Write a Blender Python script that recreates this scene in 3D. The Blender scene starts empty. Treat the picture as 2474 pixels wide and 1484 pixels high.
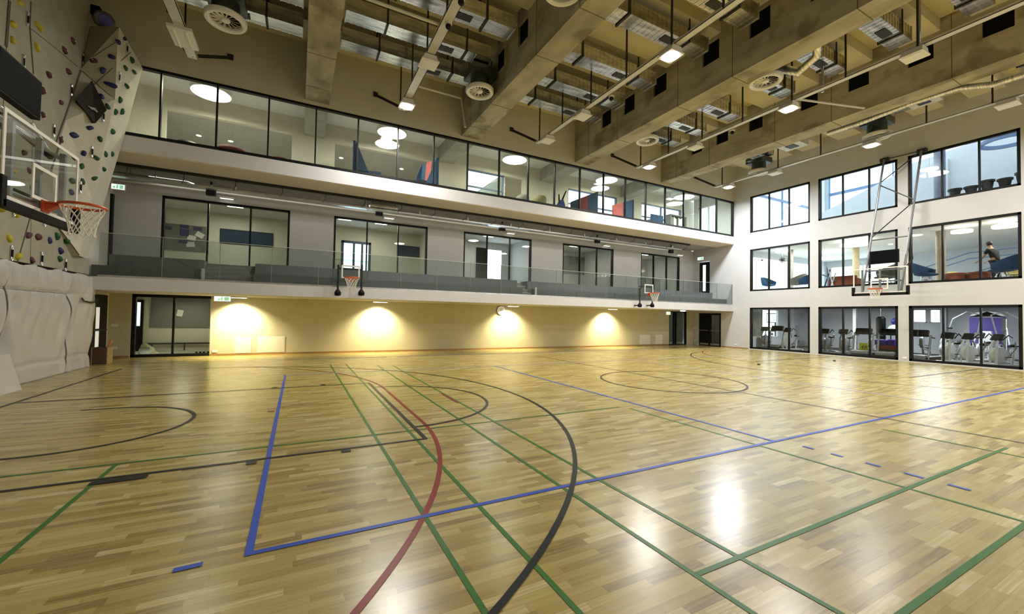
import bpy, bmesh, math, random
from mathutils import Vector, Matrix
random.seed(7)
PI = math.pi
SC = bpy.context.scene
COL = SC.collection

# ------------------------------------------------------------------ camera
YAW, PITCH, ROLL, FPX, EYE = math.radians(62.3845), math.radians(1.3755), math.radians(-1.0104), 987.55, 1.628
_f = Vector((math.cos(YAW) * math.cos(PITCH), math.sin(YAW) * math.cos(PITCH), math.sin(PITCH)))
_r = Vector((math.sin(YAW), -math.cos(YAW), 0)); _d = _f.cross(_r)
RT = math.cos(ROLL) * _r + math.sin(ROLL) * _d
DN = -math.sin(ROLL) * _r + math.cos(ROLL) * _d
FW = _f
cam = bpy.data.cameras.new('camera'); cam_o = bpy.data.objects.new('camera', cam); COL.objects.link(cam_o)
cam.sensor_width = 36; cam.lens = FPX / 2474 * 36; cam.clip_start = .05; cam.clip_end = 300
cam_o.matrix_world = Matrix(((RT.x, -DN.x, -FW.x, 0), (RT.y, -DN.y, -FW.y, 0), (RT.z, -DN.z, -FW.z, EYE), (0, 0, 0, 1)))
SC.camera = cam_o

def at(px, py, ax, v):
    """the point of the plane axis=v that is seen at a pixel of the 2474 x 1484 frame (used while measuring the place)"""
    d = RT * ((px - 1237) / FPX) + DN * ((py - 742) / FPX) + FW
    o = Vector((0, 0, EYE))
    return o + d * ((v - o[ax]) / d[ax])

# ------------------------------------------------------------------ world, exposure
w = bpy.data.worlds.new('sky'); SC.world = w; w.use_nodes = True
bg = w.node_tree.nodes['Background']; bg.inputs['Color'].default_value = (.74, .86, 1, 1); bg.inputs['Strength'].default_value = 4.5
SC.view_settings.view_transform = 'Standard'; SC.view_settings.look = 'None'; SC.view_settings.gamma = 1
SC.view_settings.exposure = 0.0
SC.cycles.max_bounces = 10; SC.cycles.diffuse_bounces = 5; SC.cycles.glossy_bounces = 4
SC.cycles.transparent_max_bounces = 16; SC.cycles.transmission_bounces = 4
SC.cycles.caustics_reflective = False; SC.cycles.caustics_refractive = False
SC.cycles.sample_clamp_indirect = 6

def lamp(name, kind, loc, power, color=(1, 1, 1), size=.4, size_y=None, rot=(0, 0, 0), spot=None, blend=.5, parent=None, spread=None):
    l = bpy.data.lights.new(name, kind); l.energy = power; l.color = color
    if kind == 'AREA':
        l.shape = 'RECTANGLE' if size_y else 'DISK'; l.size = size
        if size_y: l.size_y = size_y
        if spread: l.spread = spread
    elif kind == 'SPOT':
        l.spot_size = spot; l.spot_blend = blend; l.shadow_soft_size = size
    else: l.shadow_soft_size = size
    o = bpy.data.objects.new(name, l); COL.objects.link(o); o.location = loc; o.rotation_euler = rot
    if parent: o.parent = parent
    return o

WARM = (1, .86, .62); NEUT = (1, .965, .905); COOL = (.80, .88, 1)
# daylight through the glazed sides of the rooms behind the window wall
for z0, z1, p in ((6.6, 13, 350), (3.1, 5.9, 350), (.3, 2.6, 150)):
    lamp('daylight', 'AREA', (34.6, 9, (z0 + z1) / 2), p, (.76, .87, 1), z1 - z0, 17, (0, math.radians(90), 0))

# ------------------------------------------------------------------ mesh helpers
class MB:
    def __init__(s): s.bm = bmesh.new()
    def _xf(s, vs, M):
        if M is not None:
            for v in vs: v.co = M @ v.co
    def box(s, x0, y0, z0, x1, y1, z1, M=None, bev=0):
        vs = [s.bm.verts.new((x, y, z)) for z in (z0, z1) for y in (y0, y1) for x in (x0, x1)]
        fs = [s.bm.faces.new([vs[i] for i in q]) for q in ((0, 2, 3, 1), (4, 5, 7, 6), (0, 1, 5, 4), (2, 6, 7, 3), (0, 4, 6, 2), (1, 3, 7, 5))]
        if (x1 < x0) ^ (y1 < y0) ^ (z1 < z0): bmesh.ops.reverse_faces(s.bm, faces=fs)
        if bev:
            es = list({e for f in fs for e in f.edges})
            r = bmesh.ops.bevel(s.bm, geom=es, offset=bev, segments=2, affect='EDGES', profile=.6)
            vs = list({v for v in r['verts']} | {v for f in r['faces'] for v in f.verts} | {v for v in vs if v.is_valid})
        s._xf([v for v in vs if v.is_valid], M); return s
    def cbox(s, c, d, M=None, bev=0):
        return s.box(c[0] - d[0] / 2, c[1] - d[1] / 2, c[2] - d[2] / 2, c[0] + d[0] / 2, c[1] + d[1] / 2, c[2] + d[2] / 2, M, bev)
    def tube(s, pts, r, n=8, close=False, cap=True):
        pts = [Vector(p) for p in pts]; rs = r if isinstance(r, (list, tuple)) else [r] * len(pts)
        rings = []; L = len(pts); up = None
        for i, p in enumerate(pts):
            a = pts[(i - 1) % L] if (close or i > 0) else p
            b = pts[(i + 1) % L] if (close or i < L - 1) else p
            t = (b - a)
            if t.length < 1e-9: t = Vector((0, 0, 1))
            t.normalize()
            if up is None: up = Vector((0, 0, 1)) if abs(t.z) < .9 else Vector((1, 0, 0))
            u = up - t * up.dot(t)
            if u.length < 1e-6: u = t.orthogonal()
            u.normalize(); v = t.cross(u); up = u
            rings.append([s.bm.verts.new(p + (u * math.cos(k * 2 * PI / n) + v * math.sin(k * 2 * PI / n)) * rs[i]) for k in range(n)])
        for i in range(L if close else L - 1):
            A, B = rings[i], rings[(i + 1) % L]
            for k in range(n): s.bm.faces.new((A[k], A[(k + 1) % n], B[(k + 1) % n], B[k]))
        if cap and not close:
            s.bm.faces.new(rings[0][::-1]); s.bm.faces.new(rings[-1])
        return s
    def bar(s, a, b, w, h):
        """square bar from a to b"""
        a, b = Vector(a), Vector(b); t = (b - a).normalized()
        u = Vector((0, 0, 1)) - t * t.z
        if u.length < 1e-3: u = Vector((1, 0, 0))
        u.normalize(); v = t.cross(u)
        q = [(-w, -h), (w, -h), (w, h), (-w, h)]
        A = [s.bm.verts.new(a + v * x / 2 + u * y / 2) for x, y in q]; B = [s.bm.verts.new(b + v * x / 2 + u * y / 2) for x, y in q]
        for k in range(4): s.bm.faces.new((A[k], A[(k + 1) % 4], B[(k + 1) % 4], B[k]))
        s.bm.faces.new(A[::-1]); s.bm.faces.new(B); return s
    def lathe(s, prof, n=24, c=(0, 0, 0), M=None, cap=True):
        rings = []
        for r, z in prof: rings.append([s.bm.verts.new((c[0] + r * math.cos(k * 2 * PI / n), c[1] + r * math.sin(k * 2 * PI / n), c[2] + z)) for k in range(n)])
        for A, B in zip(rings, rings[1:]):
            for k in range(n): s.bm.faces.new((A[k], A[(k + 1) % n], B[(k + 1) % n], B[k]))
        if cap:
            if prof[0][0] > 1e-6: s.bm.faces.new(rings[0][::-1])
            if prof[-1][0] > 1e-6: s.bm.faces.new(rings[-1])
        s._xf([v for R in rings for v in R], M); return s
    def sphere(s, c, r, n=12, sc=(1, 1, 1), M=None):
        m = max(4, n // 2); prof = [(max(1e-5, math.sin(PI * i / m)) * r, -math.cos(PI * i / m) * r) for i in range(m + 1)]
        rings = [[s.bm.verts.new((c[0] + a * sc[0] * math.cos(k * 2 * PI / n), c[1] + a * sc[1] * math.sin(k * 2 * PI / n), c[2] + z * sc[2])) for k in range(n)] for a, z in prof]
        for A, B in zip(rings, rings[1:]):
            for k in range(n): s.bm.faces.new((A[k], A[(k + 1) % n], B[(k + 1) % n], B[k]))
        s._xf([v for R in rings for v in R], M); return s
    def prism(s, poly, ext):
        """solid from a 3-D polygon moved along ext"""
        A = [s.bm.verts.new(Vector(p)) for p in poly]; B = [s.bm.verts.new(Vector(p) + Vector(ext)) for p in poly]
        n = len(A); s.bm.faces.new(A[::-1]); s.bm.faces.new(B)
        for k in range(n): s.bm.faces.new((A[k], A[(k + 1) % n], B[(k + 1) % n], B[k]))
        return s
    def face(s, poly):
        s.bm.faces.new([s.bm.verts.new(Vector(p)) for p in poly]); return s
    def grid(s, P):
        """quad sheet through rows of points"""
        V = [[s.bm.verts.new(Vector(p)) for p in row] for row in P]
        for A, B in zip(V, V[1:]):
            for k in range(len(A) - 1): s.bm.faces.new((A[k], A[k + 1], B[k + 1], B[k]))
        return s
    def holes(s, ax, p0, p1, u0, u1, z0, z1, hs):
        """wall slab between planes axis=p0 and axis=p1 with rectangular openings (u0,z0,u1,z1)"""
        us = sorted({u0, u1} | {min(max(h[i], u0), u1) for h in hs for i in (0, 2)}); zs = sorted({z0, z1} | {min(max(h[i], z0), z1) for h in hs for i in (1, 3)})
        solid = lambda i, j: 0 <= i < len(us) - 1 and 0 <= j < len(zs) - 1 and not any(h[0] - 1e-6 <= (us[i] + us[i + 1]) / 2 <= h[2] + 1e-6 and h[1] - 1e-6 <= (zs[j] + zs[j + 1]) / 2 <= h[3] + 1e-6 for h in hs)
        V = {}
        def v(i, j, k):
            if (i, j, k) not in V:
                p = (p0, p1)[k]; V[i, j, k] = s.bm.verts.new((p, us[i], zs[j]) if ax == 0 else (us[i], p, zs[j]))
            return V[i, j, k]
        for i in range(len(us) - 1):
            for j in range(len(zs) - 1):
                if not solid(i, j): continue
                s.bm.faces.new((v(i, j, 0), v(i + 1, j, 0), v(i + 1, j + 1, 0), v(i, j + 1, 0)))
                s.bm.faces.new((v(i, j, 1), v(i, j + 1, 1), v(i + 1, j + 1, 1), v(i + 1, j, 1)))
                if not solid(i - 1, j): s.bm.faces.new((v(i, j, 0), v(i, j + 1, 0), v(i, j + 1, 1), v(i, j, 1)))
                if not solid(i + 1, j): s.bm.faces.new((v(i + 1, j, 0), v(i + 1, j, 1), v(i + 1, j + 1, 1), v(i + 1, j + 1, 0)))
                if not solid(i, j - 1): s.bm.faces.new((v(i, j, 0), v(i, j, 1), v(i + 1, j, 1), v(i + 1, j, 0)))
                if not solid(i, j + 1): s.bm.faces.new((v(i, j + 1, 0), v(i + 1, j + 1, 0), v(i + 1, j + 1, 1), v(i, j + 1, 1)))
        return s
    def build(s, name, mat, parent=None, smooth=False, loc=None):
        bmesh.ops.recalc_face_normals(s.bm, faces=s.bm.faces)
        me = bpy.data.meshes.new(name); s.bm.to_mesh(me); s.bm.free()
        if smooth:
            for p in me.polygons: p.use_smooth = True
            try: me.set_sharp_from_angle(angle=math.radians(40))
            except Exception: pass
        me.materials.append(mat)
        o = bpy.data.objects.new(name, me); COL.objects.link(o)
        if parent is not None: o.parent = parent
        if loc is not None: o.location = loc
        return o

def tag(o, label, cat, group=None, kind=None):
    if label: o['label'] = label
    if cat: o['category'] = cat
    if group: o['group'] = group
    if kind: o['kind'] = kind
    return o
def thing(name, loc, label, cat, group=None, rz=0):
    o = bpy.data.objects.new(name, None); COL.objects.link(o); o.location = loc; o.rotation_euler = (0, 0, rz); o.empty_display_size = .1
    return tag(o, label, cat, group)
def struct(o, label, cat): return tag(o, label, cat, None, 'structure')
def copy_tree(o, parent=None):
    c = o.copy(); COL.objects.link(c)
    if parent: c.parent = parent
    for ch in list(o.children): copy_tree(ch, c)
    return c
def dup(o, loc, label, rz=None):
    c = copy_tree(o); c.location = loc; c['label'] = label
    if rz is not None: c.rotation_euler = (0, 0, rz)
    return c

# ------------------------------------------------------------------ materials
def nodes(name):
    m = bpy.data.materials.new(name); m.use_nodes = True; nt = m.node_tree
    return m, nt, nt.nodes['Principled BSDF'], nt.nodes['Material Output']
def pm(name, c, rough=.5, metal=0, var=.06, scale=6, bump=0, stretch=(1, 1, 1), spec=None, c2=None, detail=4, amount=None):
    m, nt, b, out = nodes(name); L = nt.links.new
    tc = nt.nodes.new('ShaderNodeTexCoord'); mp = nt.nodes.new('ShaderNodeMapping'); mp.inputs['Scale'].default_value = stretch
    no = nt.nodes.new('ShaderNodeTexNoise'); no.inputs['Scale'].default_value = scale; no.inputs['Detail'].default_value = detail
    L(tc.outputs['Object'], mp.inputs[0]); L(mp.outputs[0], no.inputs[0])
    rp = nt.nodes.new('ShaderNodeValToRGB'); L(no.outputs['Fac'], rp.inputs[0])
    a = c2 if c2 else tuple(x * (1 - var) for x in c); z = c if c2 else tuple(min(1, x * (1 + var)) for x in c)
    rp.color_ramp.elements[0].position = .35; rp.color_ramp.elements[1].position = .65
    rp.color_ramp.elements[0].color = (*a, 1); rp.color_ramp.elements[1].color = (*z, 1)
    L(rp.outputs[0], b.inputs['Base Color'])
    b.inputs['Roughness'].default_value = rough; b.inputs['Metallic'].default_value = metal
    if spec is not None: b.inputs['Specular IOR Level'].default_value = spec
    if bump:
        bp = nt.nodes.new('ShaderNodeBump'); bp.inputs['Strength'].default_value = bump; bp.inputs['Distance'].default_value = .02
        L(no.outputs['Fac'], bp.inputs['Height']); L(bp.outputs[0], b.inputs['Normal'])
    return m
def em(name, c, s):
    m, nt, b, out = nodes(name); b.inputs['Base Color'].default_value = (.8, .8, .8, 1)
    b.inputs['Emission Color'].default_value = (*c, 1); b.inputs['Emission Strength'].default_value = s
    return m
def glass(name, tint=(.93, .96, .94), ior=1.45, rough=0.0):
    m, nt, b, out = nodes(name); nt.nodes.remove(b); L = nt.links.new
    t = nt.nodes.new('ShaderNodeBsdfTransparent'); t.inputs[0].default_value = (*tint, 1)
    g = nt.nodes.new('ShaderNodeBsdfGlossy'); g.inputs['Roughness'].default_value = rough; g.inputs[0].default_value = (1, 1, 1, 1)
    lw = nt.nodes.new('ShaderNodeLayerWeight'); lw.inputs[0].default_value = .5
    pw = nt.nodes.new('ShaderNodeMath'); pw.operation = 'POWER'; L(lw.outputs['Facing'], pw.inputs[0]); pw.inputs[1].default_value = 5
    f = nt.nodes.new('ShaderNodeMath'); f.operation = 'MULTIPLY_ADD'; L(pw.outputs[0], f.inputs[0]); f.inputs[1].default_value = .7; f.inputs[2].default_value = .022 * ior / 1.45
    mx = nt.nodes.new('ShaderNodeMixShader'); L(f.outputs[0], mx.inputs[0]); L(t.outputs[0], mx.inputs[1]); L(g.outputs[0], mx.inputs[2]); L(mx.outputs[0], out.inputs[0])
    return m
def parquet():
    m, nt, b, out = nodes('oak_parquet'); L = nt.links.new
    def M(op, a, c=None, d=None):
        n = nt.nodes.new('ShaderNodeMath'); n.operation = op
        for i, v in enumerate((a, c, d)):
            if v is None: continue
            if isinstance(v, (int, float)): n.inputs[i].default_value = v
            else: L(v, n.inputs[i])
        return n.outputs[0]
    tc = nt.nodes.new('ShaderNodeTexCoord'); sp = nt.nodes.new('ShaderNodeSeparateXYZ'); L(tc.outputs['Object'], sp.inputs[0])
    x, y = sp.outputs[0], sp.outputs[1]
    row = M('FLOOR', M('DIVIDE', y, .068))
    w1 = nt.nodes.new('ShaderNodeTexWhiteNoise'); w1.noise_dimensions = '1D'; L(row, w1.inputs['W'])
    xs = M('ADD', M('DIVIDE', x, .47), M('MULTIPLY', w1.outputs['Value'], 7.3)); colm = M('FLOOR', xs)
    cb = nt.nodes.new('ShaderNodeCombineXYZ'); L(row, cb.inputs[0]); L(colm, cb.inputs[1])
    w2 = nt.nodes.new('ShaderNodeTexWhiteNoise'); w2.noise_dimensions = '2D'; L(cb.outputs[0], w2.inputs['Vector'])
    gv = nt.nodes.new('ShaderNodeCombineXYZ'); L(M('MULTIPLY', x, 3), gv.inputs[0]); L(M('MULTIPLY', y, 60), gv.inputs[1]); L(M('MULTIPLY', w2.outputs['Value'], 40), gv.inputs[2])
    no = nt.nodes.new('ShaderNodeTexNoise'); no.inputs['Scale'].default_value = 1; no.inputs['Detail'].default_value = 5; L(gv.outputs[0], no.inputs[0])
    fac = M('ADD', M('MULTIPLY', w2.outputs['Value'], .80), M('MULTIPLY', M('SUBTRACT', no.outputs['Fac'], .5), .75))
    fac = M('ADD', fac, .06)
    rp = nt.nodes.new('ShaderNodeValToRGB'); L(fac, rp.inputs[0]); e = rp.color_ramp.elements
    e[0].position = 0; e[0].color = (.225, .155, .052, 1); e[1].position = 1; e[1].color = (.62, .52, .31, 1)
    for p, c in ((.18, (.32, .235, .070, 1)), (.5, (.40, .308, .098, 1)), (.82, (.475, .38, .15, 1))):
        k = e.new(p); k.color = c
    # joints
    fy = M('FRACT', M('DIVIDE', y, .068)); fx = M('FRACT', xs)
    j = M('MINIMUM', M('MULTIPLY', M('GREATER_THAN', fy, .035), 1), M('GREATER_THAN', fx, .006))
    dk = nt.nodes.new('ShaderNodeMix'); dk.data_type = 'RGBA'; dk.blend_type = 'MULTIPLY'
    L(M('MULTIPLY', M('SUBTRACT', 1, j), .35), dk.inputs[0]); L(rp.outputs[0], dk.inputs[6]); dk.inputs[7].default_value = (.25, .2, .12, 1)
    L(dk.outputs[2], b.inputs['Base Color'])
    b.inputs['Roughness'].default_value = .24; b.inputs['Specular IOR Level'].default_value = .5
    n2 = nt.nodes.new('ShaderNodeTexNoise'); n2.inputs['Scale'].default_value = 2.2; L(tc.outputs['Object'], n2.inputs[0])
    bp = nt.nodes.new('ShaderNodeBump'); bp.inputs['Strength'].default_value = .05; bp.inputs['Distance'].default_value = .01
    L(M('ADD', n2.outputs['Fac'], M('MULTIPLY', w2.outputs['Value'], .25)), bp.inputs['Height']); L(bp.outputs[0], b.inputs['Normal'])
    return m

M_FLOOR = parquet()
M_WALL = pm('painted_wall', (.545, .545, .54), .75, var=.015, scale=2)
M_WALLUP = pm('painted_upper_wall', (.61, .585, .50), .8, var=.02, scale=2)
M_PLAST = pm('white_plaster', (.60, .595, .59), .75, var=.015, scale=2)
M_OCHRE = pm('ochre_cream_wall', (.56, .52, .37), .75, var=.02, scale=2)
M_CREAM = pm('cream_wall', (.70, .66, .55), .75, var=.02, scale=2)
M_SOFF = pm('beige_soffit', (.74, .65, .50), .8, var=.02, scale=2)
M_CONC = pm('raw_concrete', (.48, .445, .33), .85, var=.1, scale=2.2, bump=.2, stretch=(1, .35, 1), c2=(.31, .283, .195), detail=8)
_nt = M_CONC.node_tree; _b = _nt.nodes['Principled BSDF']; _src = _b.inputs['Base Color'].links[0].from_socket
_tc = _nt.nodes.new('ShaderNodeTexCoord'); _n2 = _nt.nodes.new('ShaderNodeTexNoise'); _n2.inputs['Scale'].default_value = .9; _n2.inputs['Detail'].default_value = 6
_nt.links.new(_tc.outputs['Object'], _n2.inputs[0]); _rp = _nt.nodes.new('ShaderNodeValToRGB'); _nt.links.new(_n2.outputs['Fac'], _rp.inputs[0])
_rp.color_ramp.elements[0].position = .54; _rp.color_ramp.elements[0].color = (1, 1, 1, 1); _rp.color_ramp.elements[1].position = .62; _rp.color_ramp.elements[1].color = (.66, .64, .58, 1)
_mx = _nt.nodes.new('ShaderNodeMix'); _mx.data_type = 'RGBA'; _mx.blend_type = 'MULTIPLY'; _mx.inputs[0].default_value = 1
_nt.links.new(_src, _mx.inputs[6]); _nt.links.new(_rp.outputs[0], _mx.inputs[7]); _nt.links.new(_mx.outputs[2], _b.inputs['Base Color'])
M_CONCG = pm('grey_concrete', (.44, .42, .37), .85, scale=2.4, bump=.1, c2=(.36, .34, .30), detail=8)
M_ACOU = pm('wood_wool_panel', (.68, .63, .48), .9, var=.05, scale=40, bump=.2)
M_BLK = pm('black_frame', (.007, .007, .007), .45, var=.2, spec=.2)
M_GLASS = glass('clear_glass')
M_GLASSG = glass('green_edge_glass', (.86, .90, .87))
M_BALG = glass('balustrade_glass', (.84, .87, .86), 1.5)
M_GREY = pm('bench_grey', (.15, .155, .155), .7, var=.05)
M_WOODB = pm('oak_baseboard', (.36, .20, .08), .4, var=.15, scale=3, stretch=(.3, 1, 1))
M_METAL = pm('galvanised_steel', (.62, .63, .64), .32, 1, var=.12, scale=3, stretch=(1, 4, 4))
M_FOIL = pm('foil_duct', (.62, .61, .58), .22, 1, var=.25, scale=1.1, stretch=(1.6, 8, 8), bump=.25)
M_TRAY = pm('painted_tray', (.66, .64, .58), .45, .3, var=.05)
M_DARK = pm('dark_metal', (.035, .034, .03), .45, .4, var=.15)
M_WHITE = pm('white_lacquer', (.80, .80, .78), .4, var=.02)
M_DUCTD = pm('dull_duct_box', (.10, .115, .105), .4, .75, var=.2)
M_LAMP = em('lit_lamp', (1, .97, .93), 26)
M_RING = em('ring_lamp_light', (1, .95, .80), 7)
M_SPOTL = em('downlight_light', (1, .95, .82), 14)
M_RUB = pm('black_rubber', (.02, .02, .021), .6, var=.1)
# ------------------------------------------------------------------ structure
XL, XR, YF, YB, YN, ZT = -5.87, 23.2, 15.6, 18.45, -9.0, 11.2     # room sides, fascia plane, rear recess wall, near end, slab
flo = struct(MB().box(XL, YN, -.2, XR + .3, YB, 0).build('floor', M_FLOOR), 'glossy oak parquet sports floor with painted court lines', 'floor')
M_ZONE = {}
def paint(c, name): return pm(name, c, .34, var=.03, spec=.16)
P_BLUE, P_BLACK, P_GREEN, P_RED, P_LAV = paint((.035, .085, .50), 'blue_paint'), paint((.012, .012, .014), 'black_paint'), paint((.045, .155, .028), 'green_paint'), paint((.24, .02, .015), 'red_paint'), paint((.42, .42, .62), 'lavender_paint')
ZL = [.0022]
def line(pts, mat, w=.05, label=None):
    ZL[0] += .00012; z = ZL[0]; P = [Vector((p[0], p[1], z)) for p in pts]; rows = []
    for i, p in enumerate(P):
        a = P[max(0, i - 1)]; b = P[min(len(P) - 1, i + 1)]; t = (b - a).normalized(); n = Vector((-t.y, t.x, 0))
        rows.append([p + n * w / 2, p - n * w / 2])
    o = MB().grid(rows).build('court_line', mat, flo)
    if label: o['label'] = label
    return o
def arc(cx, cy, r, a0, a1, n=48): return [(cx + r * math.cos(math.radians(a0 + (a1 - a0) * i / n)), cy + r * math.sin(math.radians(a0 + (a1 - a0) * i / n))) for i in range(n + 1)]
CY = 7.745
# green badminton courts
for x, y0, y1 in ((.955, -1, 14.3), (1.42, -1, 14.3), (2.29, -1, 13.6), (2.735, -1, 13.4), (5.39, -1, 5.62), (-1.65, 0, 5.78), (8.0, 1.5, 2.95)): line([(x, y0), (x, y1)], P_GREEN, .04, 'green painted line')
for y, x0, x1 in ((5.78, -4.2, 5.3), (1.79, 2.31, 8.4), (1.04, .95, 8.4)): line([(x0, y), (x1, y)], P_GREEN, .04, 'green painted line')
# red goal area
line(arc(-4.25, 6.245, 5.98, -62, 0) + arc(-4.25, 9.245, 5.98, 0, 62), P_RED, .05, 'red painted goal area curve')
line([(2.7, 7.26), (2.7, 8.23)], P_RED, .05, 'short red dash'); line([(-.40, 7.81), (-.30, 7.81)], P_RED, .08, 'red spot')
line(arc(21.95, 9.245, 5.98, 180, 118, 24), P_RED, .05, 'red painted goal area curve')
# blue volleyball court
line([(-.25, 3.255), (-.25, 12.28)], P_BLUE, .05, 'blue painted end line'); line([(-.275, 3.28), (17.75, 3.28)], P_BLUE, .05, 'blue painted side line')
line([(-.25, 12.2), (17.75, 12.2)], P_LAV, .05, 'pale blue side line'); line([(17.75, 3.28), (17.75, 12.2)], P_LAV, .05, 'pale blue end line')
line([(5.77, 3.28), (5.77, 12.2)], P_BLUE, .05, 'blue painted attack line'); line([(11.85, 3.28), (11.85, 12.2)], P_LAV, .05, 'pale blue attack line')
for y0, y1 in ((3.0, 2.87), (2.68, 2.55), (2.33, 2.19), (1.99, 1.83), (1.65, 1.49)): line([(5.9, y0), (5.9, y1)], P_BLUE, .045, 'short blue dash')
line([(-.65, 3.27), (-.50, 3.275)], P_BLUE, .05, 'short blue dash')
for x0, x1 in ((-.25, 3.05), (3.45, 17)): line([(x0, 16.2), (x1, 16.2)], P_LAV, .09, 'pale blue line along the long wall')
# black basketball court
line([(-4.27, -2), (-4.27, 15.0)], P_BLACK, .05, 'black painted base line')
for y in (5.32, 10.17): line([(-4.27, y), (1.56, y)], P_BLACK, .05, 'black painted key line')
line([(1.535, 5.32), (1.535, 10.17)], P_BLACK, .05, 'black painted free throw line')
line(arc(1.535, CY, 1.8, -90, 90), P_BLACK, .05, 'black painted free throw curve')
line([(-3.05, CY - 1.3)] + arc(-2.67, CY, 1.3, -90, 90) + [(-3.05, CY + 1.3)], P_BLACK, .05, 'black painted curve under the hoop')
line([(-4.27, .95), (-2.67, .95)] + arc(-2.67, CY, 6.77, -90, 90, 80), P_BLACK, .05, 'wide black three point curve')
line([(-1.68, 5.22), (-1.26, 5.22)], P_BLACK, .10, 'black rebound block')
for x in (-.40, .55):
    line([(x - .05, 5.23), (x + .05, 5.23)], P_BLACK, .10, 'black rebound mark'); line([(x - .05, 10.28), (x + .05, 10.28)], P_BLACK, .10, 'black rebound mark')
line([(8.95, .2), (8.95, 15)], P_BLACK, .035, 'thin black half way line'); line(arc(8.85, CY, 1.8, 0, 360, 72), P_BLACK, .045, 'black centre circle')
for y in (5.4, 10.1): line([(16.4, y), (22.1, y)], P_BLACK, .045, 'black painted key line')
line([(16.4, 5.4), (16.4, 10.1)], P_BLACK, .045, 'black painted free throw line'); line(arc(20.4, CY, 6.72, 110, 250, 60), P_BLACK, .045, 'black three point curve')

# long side: recessed ground wall, mezzanine, middle wall
GW = (-5.05, .0, -2.84, 2.19); GD = (20.98, 0, 22.6, 2.16)
struct(MB().holes(1, YB, YB + .3, XL, XR, 0, 2.19, [GW, GD]).build('wall_long_ground', M_OCHRE), 'cream lower wall under the mezzanine washed by downlights', 'wall')
MW = [(-4.35 + 5.58 * i, 2.75, -.38 + 5.58 * i, 5.7) for i in range(5)]
MW[2] = (6.97, 2.75, 10.75, 5.7); MW[3] = (12.72, 2.75, 16.32, 5.7); MW[4] = (18.5, 2.75, 21.9, 5.7)
struct(MB().holes(1, YB, YB + .3, XL, XR, 2.56, 6.2, MW).build('wall_long_middle', M_WALL), 'pale plastered wall of the mezzanine with five glazed openings', 'wall')
struct(MB().box(XL, YF, 2.19, XR, YB + .3, 2.56).build('floor_mezzanine', M_PLAST), 'pale mezzanine slab with plain fascia above the cream wall', 'floor')
us = struct(MB().box(XL, YF, 6.24, XR, 24.2, 6.7).build('floor_upper', M_PLAST), 'white slab edge band below the upper glass gallery', 'floor')
MB().box(XL, YF + .02, 6.215, XR, 16.82, 6.24).build('soffit_strip', M_SOFF, us)
MB().box(XL, 16.9, 6.22, XR, YB, 6.24).build('concrete_soffit', M_CONCG, us)
struct(MB().box(XL, YF, 8.82, XR, YF + .3, 10.92).build('wall_upper', M_WALLUP), 'plain upper wall band above the gallery glass under the ceiling', 'wall')
struct(MB().box(XL - .3, YN, 0, XL, YB + .3, ZT).build('wall_left', M_CREAM), 'plain end wall behind the climbing wall', 'wall')
XC = -5.64
struct(MB().box(XL, YF + .02, 0, XC, YB - .001, 2.189).box(XL, YF + .02, 2.561, XC, YB - .001, 6.21).build('wall_corner', M_CREAM), 'end wall of the mezzanine recess beside the climbing wall', 'wall')

RW = [(11.46, 6.75, 14.6, 8.88), (7.99, 6.75, 11.08, 8.88), (4.53, 6.75, 7.64, 8.88), (11.46, 3.35, 14.6, 5.78), (7.99, 3.35, 11.08, 5.78), (4.53, 3.35, 7.64, 5.78), (11.46, .04, 14.6, 2.4), (7.99, .04, 11.08, 2.4), (4.53, .04, 7.64, 2.4),
      (16.42, 0, 18.02, 2.1), (17.22, 2.6, 18.0, 5.42), (16.7, 6.75, 18.1, 9.0)]
struct(MB().holes(0, XR, XR + .3, YN, YB, 0, ZT, RW).build('wall_right', M_WALL), 'tall pale wall with nine black framed interior windows in three rows', 'wall')
struct(MB().holes(1, YN - .3, YN, XL - .3, XR + .3, 0, ZT, [(20, 1, 22.5, 2.4)]).build('wall_rear', M_WALL), 'rear wall out of view with an opening added to let in light', 'wall')  # opening out of view, added to tune the light entering the hall

# baseboards
struct(MB().box(-2.82, YB - .02, 0, 20.96, YB, .07).build('baseboard_long', M_WOODB), 'oak baseboard along the cream wall', 'baseboard')
struct(MB().box(XC, YB - .02, 0, -5.07, YB, .07).build('baseboard_corner', M_WOODB), 'short oak baseboard beside the black door', 'baseboard')
struct(MB().box(XR - .02, 14.68, 0, XR, 16.35, .06).build('baseboard_right', M_WOODB), 'oak baseboard between door and gym window', 'baseboard')

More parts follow.
